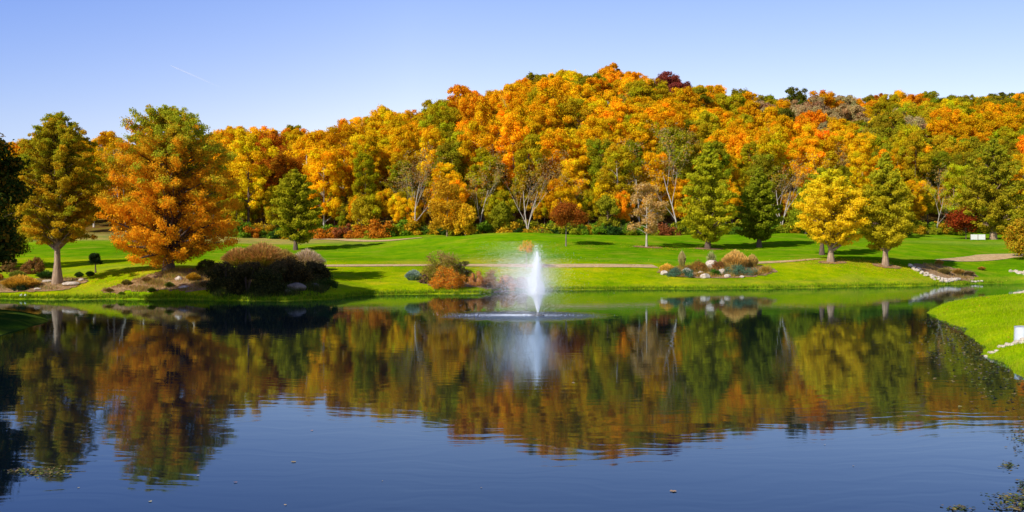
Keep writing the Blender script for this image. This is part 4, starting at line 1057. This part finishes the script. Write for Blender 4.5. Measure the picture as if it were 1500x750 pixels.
# ------------------------------------------------------------------ floating leaves, pond weed, grass blades
def floating_leaf(label, px, py, L_px, c, seed):
    d = EYE * FOC / (py - HOR); X = wx(px, d); s = L_px / 3.3 / FOC * d; r = random.Random(seed)
    V = [(0,0,.004)]; k = 14
    for i in range(k):
        a = 2*math.pi*i/k; q = s * (.62 + .38*abs(math.cos(2.5*a))) * (1 if i % 2 else .8)
        V.append((q*math.cos(a), q*math.sin(a)*.9, .004 + .006*r.random() + .05*s*abs(math.cos(a))))
    F = [(0, 1+i, 1+(i+1) % k) for i in range(k)]
    me = bpy.data.meshes.new('floating_leaf'); me.from_pydata(V, [], F); me.materials.append(plain('fallen_leaf_%d' % seed, c, .5))
    o = obj('floating_leaf', me); o.location = (X, d, .004); o.rotation_euler[2] = r.uniform(-.6, .6)
    tag(o, label, 'leaf', 'fallen leaves floating on the pond')
for i, a in enumerate([('pinkish leaf floating near the tip of the wood\'s reflection, left of centre',457,631,9,(.5,.28,.2)),('yellow-brown leaf floating below the pinkish one',430,677,16,(.42,.30,.08)),
    ('dull purple leaf floating on blue water left of centre',345,707,12,(.25,.16,.16)),('pale yellow leaf nearest the orange cypress reflection\'s tip',220,735,11,(.7,.6,.25)),
    ('little yellow leaf at the bottom, right of the pale yellow one',418,740,9,(.65,.45,.2)),('pair-like tan leaf floating at the bottom right of centre',986,720,22,(.5,.32,.16)),
    ('small tan leaf on the reflections right of the fountain',840,561,10,(.5,.4,.3)),('tiny pale leaf beside the orange cypress reflection\'s tip',290,697,9,(.45,.42,.4)),
    ('tiny leaf floating in the blue at right',1208,652,6,(.35,.3,.25)),('small leaf floating at the bottom right',1250,683,6,(.4,.3,.22)),
    ('tiny brown leaf floating low in the middle',705,715,6,(.35,.28,.2)),('faint leaf floating on the lower left',115,715,8,(.4,.35,.2)),('small ochre leaf floating at lower middle left',560,705,5,(.5,.36,.15))]):
    floating_leaf(a[0], a[1], a[2], a[3], a[4], 700+i)
# pond weed: along the spit, bottom right corner, and a patch at left
pts = []
def weed(n, fn):
    for _ in range(n):
        q = fn()
        if q is not None: pts.append(q)
SR = np.array(SPIT_R)
def near_spit():
    y = rnd.uniform(26, 60); xs_ = np.interp(y, [24,32,38,45.5,53,62], [14.6,16.6,18.4,21.3,24.1,26.4])
    return (xs_ + .2 - abs(rnd.gauss(0, 1)) * (1.3 if y < 50 else .7), y, rnd.uniform(.015, .05))
weed(1500, near_spit)
def clus(cx, cy, sx, sy):
    def f():
        px, py = rnd.gauss(cx, sx), rnd.gauss(cy, sy); d = EYE*FOC/(py-HOR); return (wx(px, d), d, rnd.uniform(.008, .03))
    return f
weed(260, clus(1486, 733, 16, 5)); weed(90, clus(1490, 745, 20, 2)); weed(60, clus(1478, 683, 6, 3)); weed(60, clus(1497, 715, 6, 6)); weed(120, clus(1495, 640, 8, 14)); weed(60, clus(1405,745,10,2))
weed(300, clus(62, 692, 17, 3.2)); weed(60, clus(30, 690, 14, 2))
Pn = np.array(pts)
Pn = Pn[[i for i in range(len(Pn)) if gz(Pn[i,0], Pn[i,1]) < .0]]
cen = np.stack([Pn[:,0], Pn[:,1], .012 + 0*Pn[:,0] + rng.random(len(Pn))*.01], 1)
nr = unit(np.stack([rng.normal(0,.18,len(Pn)), rng.normal(0,.18,len(Pn)), np.ones(len(Pn))], 1))
o = obj('pond_weed', leaf_mesh('pond_weed', cen, nr, Pn[:,2]*1.5, pick([(3,(.16,.20,.05)),(2,(.30,.22,.10)),(2,(.08,.12,.05)),(1,(.38,.34,.12)),(2,(.12,.11,.12))], len(Pn)), LEAF, .8))
tag(o, 'floating pond weed scattered along the grassy spit', 'pond weed', kind='stuff')
# grass blades on the near spit and along the far waterline
n = 130000
y = rng.uniform(27, 76, n); x = rng.uniform(14, 44, n)
sd = poly_sd(x, y, SPIT_R); k = (sd > -.15) & (x < .53 * y + 1.5); x, y = x[k], y[k]
z = gzv(x, y); k = z > -.03; x, y, z = x[k], y[k], z[k]; n = len(x)
h = rng.uniform(.05, .11, n) * (1 + .8*np.exp(-np.clip(sd[:1].mean()*0 + 0, 0, 1))) * .8
a = rng.uniform(0, 6.28, n); w = .012
b0 = np.stack([x, y, z - .01], 1); sdv = np.stack([np.cos(a)*w, np.sin(a)*w, 0*a], 1); tip = b0 + np.stack([rng.normal(0,.03,n), rng.normal(0,.03,n), h], 1)
V = np.stack([b0 - sdv, b0 + sdv, tip], 1).reshape(-1, 3)
pc = pick([(5,(.28,.44,.002)),(3,(.38,.50,.004)),(1,(.42,.46,.03))], n) * rng.uniform(.7, 1.2, n)[:, None]
o = obj('grass', np_mesh('grass', V, np.arange(n*3).reshape(n, 3), GRASSY, np.repeat(pc, 3, axis=0)))
tag(o, 'short bright green grass covering the right-hand spit', 'grass', kind='stuff')
# fallen leaves lying on the turf
px_, py_ = [], []
for (u0, d0, s0, k0) in [(1217,120.5,3.2,1500),(1297,120.5,3.0,900),(1037,142,3.5,500),(947,140,2.6,700),(247,89.5,4.5,2600),(84,88,4,900),(829,138,2.5,300),(433,150,3,300)]:
    px_.append(rng.normal(wx(u0, d0) + .8, s0, k0)); py_.append(rng.normal(d0, s0 * .8, k0))
uu = rng.uniform(480, 1480, 2600); dd = rng.uniform(96, 122, 2600); px_.append(wx(uu, dd)); py_.append(dd)
px_.append(rng.uniform(19, 40, 500)); py_.append(rng.uniform(36, 74, 500))
x = np.concatenate(px_); y = np.concatenate(py_); z = gzv(x, y); k = z > .15; x, y, z = x[k], y[k], z[k]; n = len(x)
nr = unit(np.stack([rng.normal(0,.35,n), rng.normal(0,.35,n), np.ones(n)], 1))
o = obj('fallen_leaves', leaf_mesh('fallen_leaves', np.stack([x, y, z + .06], 1), nr, rng.uniform(.03, .085, n), pick([(3,(.80,.46,.04)),(2,(.62,.28,.03)),(2,(.85,.62,.10)),(1,(.4,.22,.06))], n)))
tag(o, 'fallen autumn leaves scattered over the lawns and banks', 'leaves', kind='stuff')
# longer fringe at the waterline
us = rng.uniform(-60, 1470, 15000); fy = []; 
shore_d = np.array([float(DG[np.argmax(ZT[i] > 0.02)]) for i in range(len(UK))])
dd = np.interp(us, UK, shore_d)
xs_ = wx(us, dd); best = dd.copy()
for s in np.arange(-4, 4, .2):
    zz = gzv(wx(us, dd + s), dd + s); best = np.where((zz > 0.01) & (best == dd) & (gzv(wx(us, dd+s-.2), dd+s-.2) <= .01), dd + s + .001, best)
y = best + np.abs(rng.normal(0, .35, len(us))); x = wx(us, y); z = gzv(x, y); k = (z > -.05) & (z < .8); x, y, z = x[k], y[k], z[k]; n = len(x)
h = rng.uniform(.12, .34, n); a = rng.uniform(0, 6.28, n); w = .03
b0 = np.stack([x, y, z - .02], 1); sdv = np.stack([np.cos(a)*w, np.sin(a)*w, 0*a], 1); tip = b0 + np.stack([rng.normal(0,.07,n), rng.normal(0,.07,n), h], 1)
V = np.stack([b0 - sdv, b0 + sdv, tip], 1).reshape(-1, 3)
pc = pick([(5,(.16,.30,.010)),(3,(.24,.38,.012)),(2,(.42,.42,.03))], n) * rng.uniform(.7, 1.2, n)[:, None]
o = obj('shore_grass', np_mesh('shore_grass', V, np.arange(n*3).reshape(n, 3), GRASSY, np.repeat(pc, 3, axis=0)))
tag(o, 'longer grass fringe along the far waterline', 'grass', kind='stuff')

# contrail
cm, nt, N, L = new_mat('vapour')
e = N('ShaderNodeBsdfDiffuse'); e.inputs[0].default_value = (1,1,1,1); tr = N('ShaderNodeBsdfTransparent'); mx = N('ShaderNodeMixShader')
tc = N('ShaderNodeTexCoord'); sp = N('ShaderNodeSeparateXYZ'); L(tc.outputs['Generated'], sp.inputs[0])
L(math_node(nt, 'MULTIPLY', math_node(nt, 'SUBTRACT', 1.0, sp.outputs[0]), .11), mx.inputs[0])
L(tr.outputs[0], mx.inputs[1]); L(e.outputs[0], mx.inputs[2]); oo = N('ShaderNodeOutputMaterial'); L(mx.outputs[0], oo.inputs[0])
cd = 1400; m = MB(); A = np.array((wx(250,cd), cd, wz(96,cd))); B = np.array((wx(330,cd), cd, wz(131,cd)))
m.tube([A + (B-A)*t for t in np.linspace(0, 1, 14)], [.5 + .9*math.sin(t*math.pi)**.5 for t in np.linspace(0, 1, 14)], 8)
c_ = m.build('contrail', cm); tag(c_, 'faint short white vapour trail in the sky at upper left', 'contrail')

# ------------------------------------------------------------------ light, sky, camera
AZ, EL = 227.0, 35.0
sd = bpy.data.lights.new('sun', 'SUN'); sd.energy = 5.0; sd.angle = R(.53); sd.color = (1, .93, .80)
so = bpy.data.objects.new('sun', sd); col.objects.link(so)
import mathutils
dirv = mathutils.Vector((math.sin(R(AZ))*math.cos(R(EL)), math.cos(R(AZ))*math.cos(R(EL)), math.sin(R(EL))))
so.rotation_euler = dirv.to_track_quat('Z', 'Y').to_euler(); so.location = (-100, -100, 120)
w = bpy.data.worlds.new('World'); sc.world = w; w.use_nodes = True
nt = w.node_tree; nt.nodes.clear()
sky = nt.nodes.new('ShaderNodeTexSky'); sky.sky_type = 'NISHITA'; sky.sun_disc = False
sky.sun_elevation = R(EL); sky.sun_rotation = R(AZ); sky.air_density = 1.0; sky.dust_density = .4; sky.ozone_density = 2.0
tcw = nt.nodes.new('ShaderNodeTexCoord'); sxyz = nt.nodes.new('ShaderNodeSeparateXYZ'); nt.links.new(tcw.outputs['Generated'], sxyz.inputs[0])
grad = ramp(nt, sxyz.outputs[2], [(0.0, (2.1,1.6,1.5)), (.12, (2.0,1.55,1.5)), (.25, (1.5,1.38,1.7)), (.34, (1.0,1.05,1.5)), (.65, (.45,.5,.75))])
tint = mixc(nt, 1.0, sky.outputs[0], grad, 'MULTIPLY')
side = ramp(nt, math_node(nt, 'ADD', sxyz.outputs[0], .5), [(.04, (.66,.77,.97)), (.4, (1,1,1)), (.95, (.82,.84,.86))])
tint = mixc(nt, 1.0, tint, side, 'MULTIPLY')
bg = nt.nodes.new('ShaderNodeBackground'); bg.inputs[1].default_value = .12
out = nt.nodes.new('ShaderNodeOutputWorld'); nt.links.new(tint, bg.inputs[0]); nt.links.new(bg.outputs[0], out.inputs[0])

cam = bpy.data.cameras.new('camera'); co = bpy.data.objects.new('camera', cam); col.objects.link(co)
cam.sensor_width = 36; cam.lens = 36 * FOC / 1500; cam.clip_end = 5000; cam.clip_start = .1
co.location = (0, 0, EYE); co.rotation_euler = (R(90), 0, 0); cam.shift_y = -10 / 1500
sc.camera = co
sc.view_settings.view_transform = 'Standard'; sc.view_settings.look = 'None'; sc.view_settings.exposure = 0
sc.render.engine = 'CYCLES'
cy = sc.cycles; cy.max_bounces = 5; cy.diffuse_bounces = 3; cy.glossy_bounces = 3; cy.transmission_bounces = 3; cy.transparent_max_bounces = 6
cy.use_denoising = True; cy.sample_clamp_indirect = 4
cy.use_adaptive_sampling = False
